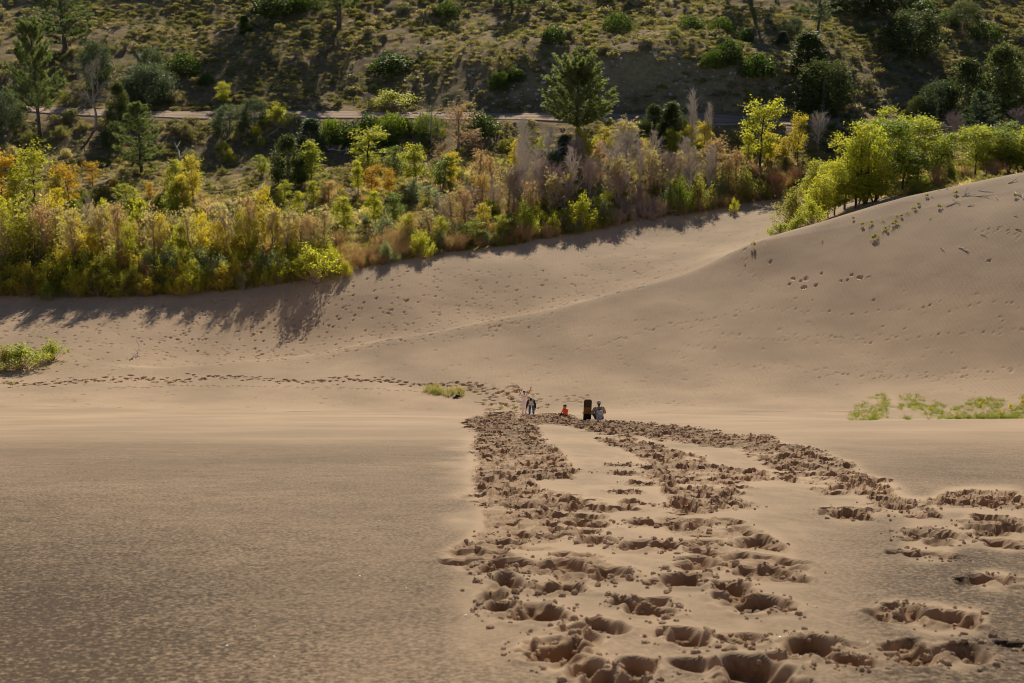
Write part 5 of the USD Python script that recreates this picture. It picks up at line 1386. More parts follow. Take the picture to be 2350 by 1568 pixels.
def figure(x, y, k, sink, rotz, J, wear, face, up, label, hair=True, headk=1.0, extra=None):
    """J: joints; wear: [(part name, material, joints pairs with radii, growth)]"""
    g = hit(x, y)
    z = stand(g[0], g[1])
    th = thing('person', (g[0], g[1], z + CZ - sink), rotz, k, label=label, cat='person')
    hb, eyes, mouth, hr = head(J['head'], face, up, headk)
    bones = list(J['bones']) + hb
    part(th, 'body', fused(bones), SKIN, smooth=True)
    part(th, 'eye', fused(eyes[:1], fine=0.01, rounds=0), C['eye'])
    part(th, 'eye', fused(eyes[1:], fine=0.01, rounds=0), C['eye'])
    part(th, 'mouth', fused(mouth, fine=0.01, rounds=0), C['maroon'])
    if hair:
        part(th, 'hair', fused(hr, rounds=3), HAIR, smooth=True)
    for nm, mat, bs, gr in wear:
        part(th, nm, fused(bs, gr), mat, smooth=True)
    return th, g


def limb(*q):
    return [(q[i], q[i + 1], q[i + 2], q[i + 3]) for i in range(0, len(q) - 2, 2)]


def torso(pel, chest, sh, hipw=0.095, k=1.0):
    pel, chest = np.array(pel, float), np.array(chest, float)
    l, r_ = np.array(sh[0], float), np.array(sh[1], float)
    mid = pel * 0.5 + chest * 0.5
    out = [(pel + [-hipw, 0, 0], 0.105, pel + [hipw, 0, 0], 0.105), (pel, 0.125, mid, 0.115), (mid + [-0.05, 0, 0], 0.105, chest + [-0.07, 0, 0], 0.11), (mid + [0.05, 0, 0], 0.105, chest + [0.07, 0, 0], 0.11), (l, 0.062, chest, 0.10), (r_, 0.062, chest, 0.10), (l, 0.06, r_, 0.06)]
    return out


# -- 1: standing, both arms thrown up
sh = ((-0.185, 0, 1.42), (0.185, 0, 1.42))
T1 = torso((0, 0, 0.94), (0, -0.01, 1.30), sh)
legs1 = limb((-0.10, 0, 0.90), 0.085, (-0.11, -0.02, 0.48), 0.058, (-0.115, 0.01, 0.09), 0.040) + limb((0.10, 0, 0.90), 0.085, (0.10, -0.03, 0.48), 0.058, (0.11, 0.0, 0.09), 0.040)
feet1 = [((-0.115, 0.03, 0.05), 0.042, (-0.125, -0.14, 0.035), 0.034), ((0.11, 0.02, 0.05), 0.042, (0.125, -0.15, 0.035), 0.034)]
aL = limb((-0.185, 0, 1.42), 0.052, (-0.30, -0.02, 1.66), 0.040, (-0.36, -0.02, 1.92), 0.028)
aR = limb((0.185, 0, 1.42), 0.052, (0.33, -0.02, 1.63), 0.040, (0.43, -0.02, 1.88), 0.028)
J1 = {'head': (0, -0.02, 1.625), 'bones': T1 + legs1 + feet1 + aL + aR + [((0, 0, 1.40), 0.055, (0, -0.01, 1.56), 0.05)] + hand((-0.36, -0.02, 1.92), (-0.1, 0, 1), (1, 0, 0)) + hand((0.43, -0.02, 1.88), (0.2, 0, 1), (-1, 0, 0))}
figure(1203, 951, 0.88, 0.10, 0.06, J1, [('shirt', C['cream'], T1 + [((0, 0, 0.95), 0.15, (0, 0, 0.72), 0.16), ((-0.185, 0, 1.42), 0.058, (-0.23, -0.01, 1.52), 0.055), ((0.185, 0, 1.42), 0.058, (0.245, -0.01, 1.51), 0.055)], 0.022), ('trousers', C['cream'], legs1 + [((-0.1, 0, 0.92), 0.10, (0.1, 0, 0.92), 0.10)], 0.022), ('shoe', C['shoe'], feet1[:1], 0.012), ('shoe', C['shoe'], feet1[1:], 0.012)],
       (0, -1, 0.05), (0, 0, 1), 'person in pale loose shirt and trousers standing with both arms raised', headk=1.0)
# -- 2: in front, bent forward, looking at the ground, arms hanging
sh = ((-0.185, -0.30, 1.24), (0.185, -0.30, 1.24))
T2 = torso((0, 0.06, 0.90), (0, -0.24, 1.17), sh)
legs2 = limb((-0.10, 0.05, 0.87), 0.088, (-0.13, -0.06, 0.48), 0.062, (-0.14, 0.02, 0.09), 0.042) + limb((0.10, 0.05, 0.87), 0.088, (0.13, -0.08, 0.48), 0.062, (0.13, 0.0, 0.09), 0.042)
feet2 = [((-0.14, 0.04, 0.05), 0.042, (-0.15, -0.13, 0.035), 0.034), ((0.13, 0.02, 0.05), 0.042, (0.145, -0.15, 0.035), 0.034)]
aL = limb((-0.185, -0.30, 1.24), 0.052, (-0.27, -0.34, 0.98), 0.042, (-0.29, -0.38, 0.74), 0.029)
aR = limb((0.185, -0.30, 1.24), 0.052, (0.27, -0.33, 0.98), 0.042, (0.28, -0.36, 0.74), 0.029)
J2 = {'head': (0, -0.47, 1.36), 'bones': T2 + legs2 + feet2 + aL + aR + [((0, -0.28, 1.24), 0.055, (0, -0.43, 1.32), 0.05)] + hand((-0.29, -0.38, 0.74), (-0.02, -0.05, -1), (1, -0.3, 0)) + hand((0.28, -0.36, 0.74), (0.02, -0.05, -1), (-1, -0.3, 0))}
body_front = [((-0.07, 0.0, 0.92), 0.085, (-0.06, -0.30, 1.17), 0.08), ((0.07, 0.0, 0.92), 0.085, (0.06, -0.30, 1.17), 0.08)]
figure(1220, 953, 0.84, 0.10, -0.12, J2, [('tee', C['tee'], body_front + [((-0.09, 0.05, 0.88), 0.11, (0.09, 0.05, 0.88), 0.11)], 0.035), ('jacket', C['navy'], [((-0.13, 0.07, 0.93), 0.10, (-0.12, -0.20, 1.19), 0.10), ((0.13, 0.07, 0.93), 0.10, (0.12, -0.20, 1.19), 0.10), ((-0.12, -0.18, 1.22), 0.10, (0.12, -0.18, 1.22), 0.10), ((-0.1, 0.1, 0.98), 0.1, (0.1, 0.1, 0.98), 0.1)] + limb((-0.185, -0.30, 1.24), 0.055, (-0.27, -0.34, 0.98), 0.046, (-0.289, -0.375, 0.77), 0.036) + limb((0.185, -0.30, 1.24), 0.055, (0.27, -0.33, 0.98), 0.046, (0.279, -0.357, 0.77), 0.036), 0.022),
        ('jeans', C['denim'], legs2 + [((-0.09, 0.06, 0.88), 0.105, (0.09, 0.06, 0.88), 0.105)], 0.02), ('shoe', C['shoe'], feet2[:1], 0.012), ('shoe', C['shoe'], feet2[1:], 0.012)],
       (0, -0.75, -0.65), (0, -0.65, 0.75), 'person in navy jacket and blue jeans bending forward with arms hanging', headk=1.05)
# -- 3: child seated cross-legged, turned to the left of the picture
sh = ((-0.17, 0, 0.52), (0.17, 0, 0.52))
T3 = torso((0, 0.02, 0.12), (0, -0.03, 0.42), sh)
legs3 = limb((-0.10, 0, 0.12), 0.085, (-0.33, -0.28, 0.16), 0.058, (0.02, -0.42, 0.06), 0.040) + limb((0.10, 0, 0.12), 0.085, (0.30, -0.26, 0.16), 0.058, (-0.05, -0.34, 0.07), 0.040)
feet3 = [((0.02, -0.42, 0.05), 0.036, (0.14, -0.46, 0.05), 0.03), ((-0.05, -0.34, 0.06), 0.036, (-0.16, -0.40, 0.06), 0.03)]
aL = limb((-0.17, 0, 0.52), 0.048, (-0.25, -0.10, 0.30), 0.038, (-0.18, -0.26, 0.20), 0.027)
aR = limb((0.17, 0, 0.52), 0.048, (0.26, -0.10, 0.30), 0.038, (0.18, -0.27, 0.20), 0.027)
J3 = {'head': (0, -0.07, 0.725), 'bones': T3 + legs3 + feet3 + aL + aR + [((0, 0, 0.50), 0.05, (0, -0.04, 0.65), 0.046)] + hand((-0.18, -0.26, 0.20), (0.3, -0.9, -0.1), (0.3, 0, 1)) + hand((0.18, -0.27, 0.20), (-0.3, -0.9, -0.1), (-0.3, 0, 1))}
figure(1298, 957, 0.84, 0.03, -1.05, J3, [('shirt', C['orange'], T3 + [((-0.17, 0, 0.52), 0.052, (-0.215, -0.055, 0.41), 0.05), ((0.17, 0, 0.52), 0.052, (0.22, -0.055, 0.41), 0.05)], 0.02), ('trousers', C['maroon'], legs3 + [((-0.09, 0.02, 0.12), 0.11, (0.09, 0.02, 0.12), 0.11)], 0.018), ('shoe', C['shoe'], feet3[:1], 0.012), ('shoe', C['shoe'], feet3[1:], 0.012)],
       (0.1, -1, -0.25), (0, 0, 1), 'child in bright orange shirt sitting cross-legged on the sand', headk=1.08)
# -- 4: man seated with his back to us, backpack on
sh = ((-0.20, 0.0, 0.60), (0.20, 0.0, 0.60))
T4 = torso((0, 0.0, 0.13), (0, -0.04, 0.48), sh)
legs4 = limb((-0.11, -0.02, 0.13), 0.09, (-0.24, -0.38, 0.32), 0.062, (-0.16, -0.62, 0.06), 0.043) + limb((0.11, -0.02, 0.13), 0.09, (0.26, -0.36, 0.30), 0.062, (0.17, -0.62, 0.06), 0.043)
feet4 = [((-0.16, -0.62, 0.05), 0.042, (-0.17, -0.80, 0.04), 0.034), ((0.17, -0.62, 0.05), 0.042, (0.18, -0.80, 0.04), 0.034)]
aL = limb((-0.20, 0, 0.60), 0.055, (-0.31, -0.08, 0.34), 0.044, (-0.18, -0.28, 0.30), 0.03)
aR = limb((0.20, 0, 0.60), 0.055, (0.35, 0.02, 0.35), 0.044, (0.22, -0.18, 0.24), 0.03)
J4 = {'head': (0, -0.06, 0.815), 'bones': T4 + legs4 + feet4 + aL + aR + [((0, 0, 0.58), 0.058, (0, -0.03, 0.74), 0.054)] + hand((-0.18, -0.28, 0.30), (0.5, -0.8, -0.1), (0.4, 0, 1)) + hand((0.22, -0.18, 0.24), (-0.4, -0.8, -0.2), (-0.4, 0, 1))}
slv = limb((-0.20, 0, 0.60), 0.058, (-0.31, -0.08, 0.34), 0.05) + limb((0.20, 0, 0.60), 0.058, (0.35, 0.02, 0.35), 0.05)
man, mg = figure(1374, 964, 1.0, 0.02, math.pi + 0.12, J4, [('shirt', C['khaki'], T4 + slv, 0.022), ('trousers', C['dark'], legs4 + [((-0.1, 0, 0.13), 0.115, (0.1, 0, 0.13), 0.115)], 0.018), ('shoe', C['shoe'], feet4[:1], 0.012), ('shoe', C['shoe'], feet4[1:], 0.012)],
                 (0, -1, 0), (0, 0, 1), 'man in khaki shirt and grey cap sitting with his back turned', hair=True)
part(man, 'cap', fused([((0, -0.035, 0.885), 0.098, (0, -0.075, 0.88), 0.09), ((-0.05, -0.16, 0.865), 0.02, (-0.04, -0.235, 0.845), 0.012), ((0.05, -0.16, 0.865), 0.02, (0.04, -0.235, 0.845), 0.012), ((-0.045, -0.2, 0.857), 0.013, (0.045, -0.2, 0.857), 0.013)], 0.004, rounds=2), C['cap'], smooth=True)
mz = stand(mg[0], mg[1])
pack = thing('backpack', (mg[0], mg[1], mz + CZ - 0.02), math.pi + 0.12, label='grey-blue backpack with a blue bottle worn by the seated man', cat='backpack')


def rbox(cx, cy, cz, sx, sy, sz, r=0.03):
    return Man.batch_hull([ball((cx + a * (sx / 2 - r), cy + b * (sy / 2 - r), cz + c * (sz / 2 - r)), r) for a in (-1, 1) for b in (-1, 1) for c in (-1, 1)])


pk = part(pack, 'main_body', rbox(0, 0.21, 0.33, 0.31, 0.17, 0.50, 0.06), C['bluegrey'], smooth=40)
fp = part(pack, 'front_pocket', rbox(0, 0.31, 0.22, 0.24, 0.08, 0.26, 0.035), C['bluegrey'], smooth=40)
part(pack, 'top_pocket', rbox(0, 0.285, 0.46, 0.20, 0.06, 0.14, 0.028), C['bluegrey'], smooth=40)
zp = [(-0.12, 0.303, 0.36), (-0.11, 0.308, 0.45), (-0.05, 0.312, 0.52), (0.05, 0.312, 0.52), (0.11, 0.308, 0.45), (0.12, 0.303, 0.36)]
part(pk, 'zip', tube(zp, 0.009, 5), C['strap'])
part(fp, 'zip', tube([(-0.11, 0.352, 0.2), (-0.08, 0.354, 0.31), (0.08, 0.354, 0.31), (0.11, 0.352, 0.2)], 0.008, 5), C['strap'])
for s in (-1, 1):
    part(pack, 'shoulder_strap', tube([(s * 0.10, 0.14, 0.50), (s * 0.13, 0.09, 0.65), (s * 0.14, 0.0, 0.695), (s * 0.14, -0.10, 0.62), (s * 0.15, -0.165, 0.45)], 0.022, 6), C['bluegrey'])
part(pack, 'bottle', tube([(-0.155, 0.28, 0.16), (-0.155, 0.28, 0.26), (-0.155, 0.28, 0.29)], [0.04, 0.04, 0.02], 10), C['blue'])
part(pk, 'carry_loop', tube([(-0.03, 0.2, 0.57), (-0.02, 0.2, 0.61), (0.02, 0.2, 0.61), (0.03, 0.2, 0.57)], 0.008, 5), C['strap'])

# -- the board stuck upright in the sand at his left
bg = hit(1347, 963.5)
board = thing('sandboard', (bg[0], bg[1], stand(bg[0], bg[1]) + CZ - 0.1), 0.05, tilt=(4.0, 1.5), label='dark sandboard with a brown band planted upright beside the seated man', cat='sandboard')


def plate(w, z0, z1, t, r, y=0.0, top=True):
    from shapely.geometry import box as sbox
    p = sbox(-w / 2 + r, z0 - (0 if top else 0), w / 2 - r, z1 - r).buffer(r)
    p = p.intersection(sbox(-w, z0, w, z1))
    m = trimesh.creation.extrude_polygon(p, t, engine='earcut')
    v = np.array(m.vertices)
    return np.stack([v[:, 0], y - v[:, 2] + t / 2, v[:, 1]], -1), np.array(m.faces)


part(board, 'deck', plate(0.385, 0.0, 1.17, 0.016, 0.12), C['board'])
part(board, 'band', plate(0.379, 0.40, 0.74, 0.003, 0.004, y=-0.0095), C['band'])
part(board, 'base_panel', plate(0.379, 0.04, 0.40, 0.003, 0.004, y=-0.0097), C['black'])
part(board, 'foot_strap', tube([(-0.15, 0.01, 0.36), (-0.21, 0.045, 0.39), (-0.22, 0.05, 0.47), (-0.16, 0.01, 0.50)], 0.016, 6), C['strap'])
part(board, 'foot_strap', tube([(-0.10, 0.008, 0.72), (-0.06, 0.09, 0.73), (0.06, 0.09, 0.73), (0.10, 0.008, 0.72)], 0.016, 6), C['strap'])

# -- a small bag dropped by the pale grass
gg = hit(1046, 913)
bag = thing('small_bag', (gg[0], gg[1], foot(gg[0], gg[1]) + CZ), 0.3, label='small black bag with a white flap lying beside the pale grass', cat='bag')
part(bag, 'body', fused([((-0.1, 0, 0.10), 0.10, (0.16, 0.02, 0.12), 0.12), ((0.1, 0, 0.14), 0.11, (0.24, 0, 0.10), 0.09)], rounds=3), C['black'], smooth=True)
part(bag, 'flap', fused([((-0.16, -0.05, 0.16), 0.075, (-0.10, -0.04, 0.22), 0.07)], rounds=2), C['white'], smooth=True)
part(bag, 'strap', tube([(-0.2, -0.1, 0.14), (-0.32, -0.22, 0.02), (-0.36, -0.3, -0.02)], 0.022, 5), C['strap'])
# ------------------------------------------------------------------ clods broken out of the crust
def lump(seed, flat=0.75, sub=1):
    r = np.random.default_rng(seed)
    m = trimesh.creation.icosphere(subdivisions=sub)
    v = np.array(m.vertices)
    v = np.sign(v) * np.abs(v) ** 0.75                                 # blocky
    v *= (0.55 + 0.95 * meshkit.noise(v * 1.9 + seed * 3.1, seed))[:, None]
    return v * [1.0, r.uniform(0.7, 1.0), flat], np.array(m.faces)


rd = np.random.default_rng(909)
LUMPS = [lump(k, rd.uniform(0.55, 0.9)) for k in range(14)]
_cand = np.nonzero(NMASK > 0.15)[0]
_w = np.minimum(NP_[_cand, 1], 40) ** 1.2
_w /= _w.sum()
pts = NP_[rd.choice(_cand, 3400, p=_w)] + rd.normal(0, 0.10, (3400, 2))
extra = []
for f in FEET[:len(HOLES)]:
    a = rd.uniform(0, 2 * np.pi, 46)
    q = rd.uniform(0.75, 1.9, 46)
    extra.append(np.stack([f[0] + np.cos(a) * f[2] * q * 1.15, f[1] + np.sin(a) * f[3] * q], -1))
pts = np.vstack([pts, np.vstack(extra)])
siz = np.minimum(rd.gamma(1.6, 0.007, len(pts)), 0.036) * np.interp(pts[:, 1], [6, 15, 40, 85], [0.55, 0.8, 1.3, 1.8]) + 0.004
app = siz / pts[:, 1]
order = np.argsort(-app)
big, rest = order[:230], order[230:]
zz = near_z(pts[:, 0], pts[:, 1])
spath = str(slope_root.GetPath())
for k in big:
    v, f = LUMPS[int(rd.integers(14))]
    a = rd.uniform(0, 6.28)
    R = np.array([[math.cos(a), -math.sin(a), 0], [math.sin(a), math.cos(a), 0], [0, 0, 1]])
    part(slope_root, 'sand_clod', (v @ R.T * siz[k] * 1.15 + [pts[k, 0], pts[k, 1], zz[k] + CZ + siz[k] * 0.25], f), CLOD, smooth=35, tone=None)
scatter_later = [(LUMPS[:6], np.c_[pts[rest], zz[rest] + CZ + siz[rest] * 0.25], siz[rest])]

# ------------------------------------------------------------------ dead wood
def stick_pts(x0, y0, x1, y1, lift=0.0, n=7, wob=0.05, seed=0, h1=0.0):
    """a branch lying between two sight lines; h1 lifts its far end"""
    a, b = hit(x0, y0, y0=60), hit(x1, y1, y0=60)
    r = np.random.default_rng(seed)
    t = np.linspace(0, 1, n)[:, None]
    p = a + (b - a) * t
    L = np.linalg.norm(b - a)
    p[:, :2] += r.normal(0, wob, (n, 2)) * L * np.sin(np.pi * t)
    for i in range(n):
        p[i, 2] = foot(p[i, 0], p[i, 1]) + lift + h1 * t[i, 0]
    return p


def dead_branch(name, x0, y0, x1, y1, rad, label, mat='bone', twigs=3, seed=0, h1=0.0, wob=0.05):
    p = stick_pts(x0, y0, x1, y1, rad * 0.4, seed=seed, h1=h1, wob=wob)
    o = p[0].copy()
    th = thing(name, (o[0], o[1], o[2] + CZ), label=label, cat='dead branch' if 'log' not in name else 'log')
    q = p - o
    part(th, 'stem', tube(q, np.linspace(rad, rad * 0.45, len(q)), 7), BARK[mat])
    r = np.random.default_rng(seed + 50)
    L = np.linalg.norm(q[-1] - q[0])
    for k in range(twigs):
        b = along(q, np.array([r.uniform(0.2, 0.95)]))[0]
        d = (q[-1] - q[0]) / L + r.normal(0, 0.7, 3)
        d[2] = abs(d[2]) * 0.6 + 0.15
        e = b + d * L * r.uniform(0.15, 0.35)
        part(th, 'twig', tube(np.array([b, (b + e) / 2 + r.normal(0, 0.03, 3) * L, e]), [rad * 0.4, rad * 0.3, rad * 0.15], 5), BARK[mat])
    return th


dead_branch('dead_branch', 312, 822, 322, 806, 0.06, 'forked grey stick standing in the sand near the left end of the deep trail', 'grey', 2, 1, h1=0.5)
dead_branch('dead_branch', 298, 828, 306, 820, 0.06, 'short dark piece of wood lying below the forked stick', 'dark', 1, 2)
DRIFT = [(2212, 452, 2222, 440, 0.045, 'pale stick poking out of the dune shoulder', 0.3), (2244, 440, 2280, 444, 0.05, 'curved grey branch half buried below the crest at right', 0.05), (2206, 454, 2240, 451, 0.05, 'left half of the long buried branch on the dune shoulder', 0.06), (2238, 453, 2268, 455, 0.04, 'right half of the long buried branch on the dune shoulder', 0.08),
         (2284, 452, 2288, 461, 0.035, 'thin dark twig slanting right of the long buried branch', 0.1), (2328, 444, 2350, 460, 0.07, 'thick grey branch at the right frame edge on the dune', 0.1), (2172, 478, 2196, 468, 0.05, 'bent root on the ledge below the shoulder', 0.05), (2220, 476, 2236, 473, 0.05, 'short dark root right of the ledge', 0.06),
         (2200, 570, 2222, 578, 0.06, 'forked driftwood lying alone on the mid right face', 0.1), (2330, 528, 2344, 532, 0.05, 'small branch near the right edge below the tracks', 0.05), (2250, 540, 2262, 544, 0.045, 'small slanting stick below the line of tracks', 0.05), (2326, 497, 2336, 500, 0.045, 'little stick above the line of tracks', 0.05), (2314, 424, 2330, 418, 0.05, 'branch on the crest near the right edge', 0.1), (2158, 570, 2166, 576, 0.035, 'tiny pale twig left of the forked driftwood', 0.15), (1988, 636, 1998, 628, 0.03, 'tiny stick right of the deep holes', 0.1)]
for k, (x0, y0, x1, y1, rad, lab, h1) in enumerate(DRIFT):
    dead_branch('dead_branch', x0, y0, x1, y1, rad, lab, 'bone' if k % 3 else 'grey', 2, 20 + k, h1)
dead_branch('fallen_log', 318, 124, 352, 152, 0.22, 'grey fallen log lying downhill above the spreading pinyon', 'bone', 5, 61, 0.2)
dead_branch('fallen_log', -6, 292, 33, 240, 0.16, 'bleached leaning log at the left frame edge', 'bone', 3, 62, 1.0)
dead_branch('dead_snag', 408, 380, 402, 352, 0.16, 'broken brown snag standing right of the mid-sized pine', 'grey', 4, 63, 1.4)
dead_branch('fallen_log', 500, 332, 530, 318, 0.07, 'bleached dead limbs spread under the broad dark juniper', 'bone', 7, 64, 0.5)
dead_branch('fallen_log', 790, 350, 808, 322, 0.08, 'white broken branch standing in the shade below the thicket', 'bone', 5, 65, 0.9)
dead_branch('fallen_log', 746, 330, 782, 352, 0.08, 'grey arching dead limb beside the blue-green juniper', 'bone', 5, 66, 0.6)
dead_branch('fallen_log', 1000, 262, 1046, 254, 0.09, 'grey dead limb lying on the road edge by the twisted dead tree', 'bone', 4, 67, 0.3)
dead_branch('fallen_log', 240, 60, 262, 92, 0.1, 'dark fallen branches on the upper left slope', 'grey', 8, 68, 0.8)
dead_branch('fallen_log', 1040, 16, 1110, 22, 0.14, 'long dead log lying across the slope near the top edge', 'grey', 6, 69, 0.2)
dead_branch('fallen_log', 590, 322, 640, 300, 0.05, 'thin pale fallen branch on the grassy bank', 'bone', 3, 70, 0.1)
# the tangle of dead limbs sprawling onto the sand
gp = at(1484, 496, skip=95)
pile = thing('branch_pile', (gp[0], gp[1], foot(gp[0], gp[1]) + CZ), label='tangled pile of grey-mauve dead branches sprawling onto the sand edge', cat='branch pile')
rp = np.random.default_rng(71)
for k in range(46):
    a = rp.uniform(-2.9, 3.1)
    L = rp.uniform(1.4, 3.6)
    d = np.array([math.cos(a), math.sin(a) * 0.6, 0])
    s0 = np.r_[rp.normal(0, 0.8, 2), 0.1 + rp.random() * 0.5]
    pts3 = np.array([s0, s0 + d * L * 0.35 + [0, 0, rp.uniform(0.3, 1.0)], s0 + d * L * 0.7 + [0, 0, rp.uniform(0.3, 0.9)], s0 + d * L + [0, 0, rp.uniform(-0.2, 0.3)]])
    part(pile, 'branch', tube(pts3, np.array([0.035, 0.028, 0.02, 0.01]) * rp.uniform(0.7, 1.3), 5), BARK['mauve' if k % 3 else 'grey'])
# ------------------------------------------------------------------ ground cover nobody could count
def scatter(name, protos, pts, scales, label, cat, seed=0, parent='/World'):
    """protos: list of (geometry with tone, material)"""
    path = numbered(parent, name)
    pi = UsdGeom.PointInstancer.Define(stage, path)
    tg = []
    for k, (g, m) in enumerate(protos):
        q = f'{path}/form_{k}'
        me = usdkit.mesh(stage, q, (g[0], g[1]), m)
        if len(g) > 2:
            UsdGeom.PrimvarsAPI(me).CreatePrimvar('tone', Sdf.ValueTypeNames.FloatArray, 'vertex').Set(Vt.FloatArray.FromNumpy(g[2].astype(np.float32)))
        tg.append(Sdf.Path(q))
    pi.CreatePrototypesRel().SetTargets(tg)
    rr = np.random.default_rng(seed)
    n = len(pts)
    pi.CreatePositionsAttr(Vt.Vec3fArray.FromNumpy(np.asarray(pts, np.float32)))
    pi.CreateProtoIndicesAttr(Vt.IntArray.FromNumpy(rr.integers(0, len(protos), n).astype(np.int32)))
    s = np.broadcast_to(np.asarray(scales, float).reshape(n, -1), (n, 3))
    pi.CreateScalesAttr(Vt.Vec3fArray.FromNumpy(s.astype(np.float32)))
    ang = rr.uniform(0, 2 * np.pi, n) / 2
    q = np.stack([np.cos(ang), 0 * ang, 0 * ang, np.sin(ang)], -1)
    pi.CreateOrientationsAttr(Vt.QuathArray([Gf.Quath(float(a), float(b), float(c), float(d)) for a, b, c, d in q]))
    tag(pi.GetPrim(), label=label, cat=cat if parent == '/World' else None, kind='stuff')
    return pi


def brush_one(seed, h, half, n, leafs=4, size=0.09):
    b = brush(seed, h, half, n)
    k = b['flower_heads']
    return k


rc = np.random.default_rng(606)
# grass and low sage over the hill and the clearings
N = 38000
gx = rc.uniform(-0.41, 0.41, N)
gy = 150 + 106 * rc.random(N) ** 0.75
gx, gy = gx * gy, gy
dens = 0.5 + nz(gx, gy, 5.0, 91, 3)
rd_ = (gy > ROAD_Y0 - 0.2) & (gy < ROAD_Y1 + 0.1)
past = dist_edge(gx, gy)
keep = ~rd_ & (past > 4) & (rc.random(N) < np.clip((dens - 0.30) * 3.2, 0.08, 1))
# the steep cut bank is almost bare
bank = (gy > ROAD_Y1) & (gy < 209) & (gx > -6) & (gx < 33)
keep &= ~(bank & (rc.random(N) < 0.7))
gx, gy = gx[keep], gy[keep]
gz = soil_z(gx, gy) + CZ - 0.03
half_ = rc.random(len(gx)) < 0.62
P_ = np.stack([gx, gy, gz], -1)
scatter('dry_grass', [(grass(1, 0.42, 0.34, 34, 0.016), LEAF['straw']), (grass(2, 0.32, 0.40, 34, 0.016), LEAF['straw']), (grass(3, 0.45, 0.30, 28, 0.018), LEAF['sage'])], P_[half_], rc.uniform(0.6, 1.35, half_.sum()),
        'dry straw-coloured bunch grass scattered over the hillside', 'grass', 1)
scatter('low_brush', [(brush_one(11, 0.45, 0.42, 46), LEAF['sage']), (brush_one(12, 0.5, 0.38, 46), LEAF['sage']), (brush_one(13, 0.42, 0.42, 40), LEAF['straw']), (brush_one(14, 0.5, 0.5, 50), LEAF['olive']), (brush_one(15, 0.42, 0.42, 40), LEAF['sage']), (brush_one(16, 0.42, 0.42, 40), LEAF['rabbit'])], P_[~half_], rc.uniform(0.6, 1.5, (~half_).sum()),
        'low grey-green and yellowish brush scattered over the hillside', 'brush', 2)
# undergrowth on the floor of the wood
N = 5200
ux = rc.uniform(-0.40, 0.40, N)
uy = EDGE(ux) + 1.2 + 34 * rc.random(N) ** 1.6
ux = ux * uy
k = uy < 186
ux, uy = ux[k], uy[k]
uz = np.array(soil_z(ux, uy)) + CZ - 0.03
scatter('undergrowth', [(grass(21, 0.8, 0.4, 34, 0.02, 0.35), LEAF['olive']), (grass(22, 0.7, 0.4, 30, 0.02, 0.4), LEAF['tan']), (grass(23, 0.7, 0.45, 30, 0.022, 0.4), LEAF['rust']), (brush_one(24, 0.7, 0.5, 50), LEAF['olive']), (grass(25, 0.7, 0.4, 30, 0.02, 0.35), LEAF['straw'])],
        np.stack([ux, uy, uz], -1), rc.uniform(0.6, 1.4, len(ux)), 'dense grass and weeds on the floor of the wood', 'undergrowth', 3)
for lumps_, p_, s_ in scatter_later:
    scatter('loose_clods', [((v, f), CLOD) for v, f in lumps_], p_, s_, 'small crumbs of damp sand scattered through the trodden tracks', 'sand crumbs', 4, parent=spath)
# white grains glinting on the near face
wp = np.stack([rc.uniform(-3.2, 3.4, 60), rc.uniform(6, 22, 60)], -1)
scatter('white_grains', [(lump(40), cloth('quartz', (0.85, 0.83, 0.8), 0.2))], np.c_[wp, near_z(wp[:, 0], wp[:, 1]) + CZ + 0.002], rc.uniform(0.004, 0.008, 60), 'tiny white quartz grains on the dune face', 'grains', 5)


def blades_patch(name, pts, protos, scales, label, cat, seed):
    q = np.array([[p[0], p[1], foot(p[0], p[1]) + CZ - 0.02] for p in pts])
    return scatter(name, protos, q, scales, label, cat, seed)


pp = []
for cx, cy, n, sx, sy in ((992, 897, 30, 16, 5), (1006, 902, 20, 10, 5), (1048, 903, 34, 12, 6), (1030, 906, 10, 12, 5)):
    for _ in range(n):
        h = hit(cx + rc.normal(0, sx * 0.6), cy + rc.normal(0, sy * 0.5), y0=84)
        pp.append(h[:2])
blades_patch('dune_grass', pp, [(grass(31, 0.55, 0.16, 26, 0.010, 0.25), LEAF['straw']), (grass(32, 0.5, 0.16, 26, 0.010, 0.25), LEAF['blade'])], rc.uniform(0.7, 1.3, len(pp)), 'pale yellow dune grass on the little hummock left of the people', 'grass', 6)
pp = []
for _ in range(1300):
    x, y = rc.uniform(1950, 2420), rc.uniform(905, 968)
    top = np.interp(x, [1950, 2010, 2120, 2180, 2260, 2420], [935, 900, 905, 928, 905, 900])
    clump = meshkit.noise(np.array([x / 26, y / 13, 0.3]), 5)
    if y < top + rc.random() * 14 or clump + rc.normal(0, 0.09) < (0.50 if x < 2140 else 0.38):
        continue
    h = hit(x, y, y0=84)
    if h is not None:
        pp.append(h[:2])
for _ in range(40):
    h = hit(1150 + rc.normal(0, 9), 936 + rc.normal(0, 4), y0=84)
    pp.append(h[:2]) if rc.random() < 0.1 else None
blades_patch('green_grass', pp, [(grass(33, 0.34, 0.26, 24, 0.012, 0.45), LEAF['blade']), (grass(34, 0.28, 0.28, 24, 0.012, 0.55), LEAF['green']), (grass(35, 0.26, 0.3, 24, 0.012, 0.6), LEAF['olive'])], rc.uniform(0.4, 0.95, len(pp)), 'patch of green grass and weeds in the hollow at the right', 'grass', 7)
pp = [hit(x, y, y0=84)[:2] for x, y in ((2250, 935), (2318, 940), (2330, 945), (2296, 955), (2195, 955), (2130, 945), (2345, 930))]
blades_patch('yellow_flowers', pp, [(brush_one(36, 0.45, 0.12, 10), LEAF['yellow'])], rc.uniform(0.8, 1.1, len(pp)), 'few yellow flowers standing in the green grass patch', 'flowers', 8)

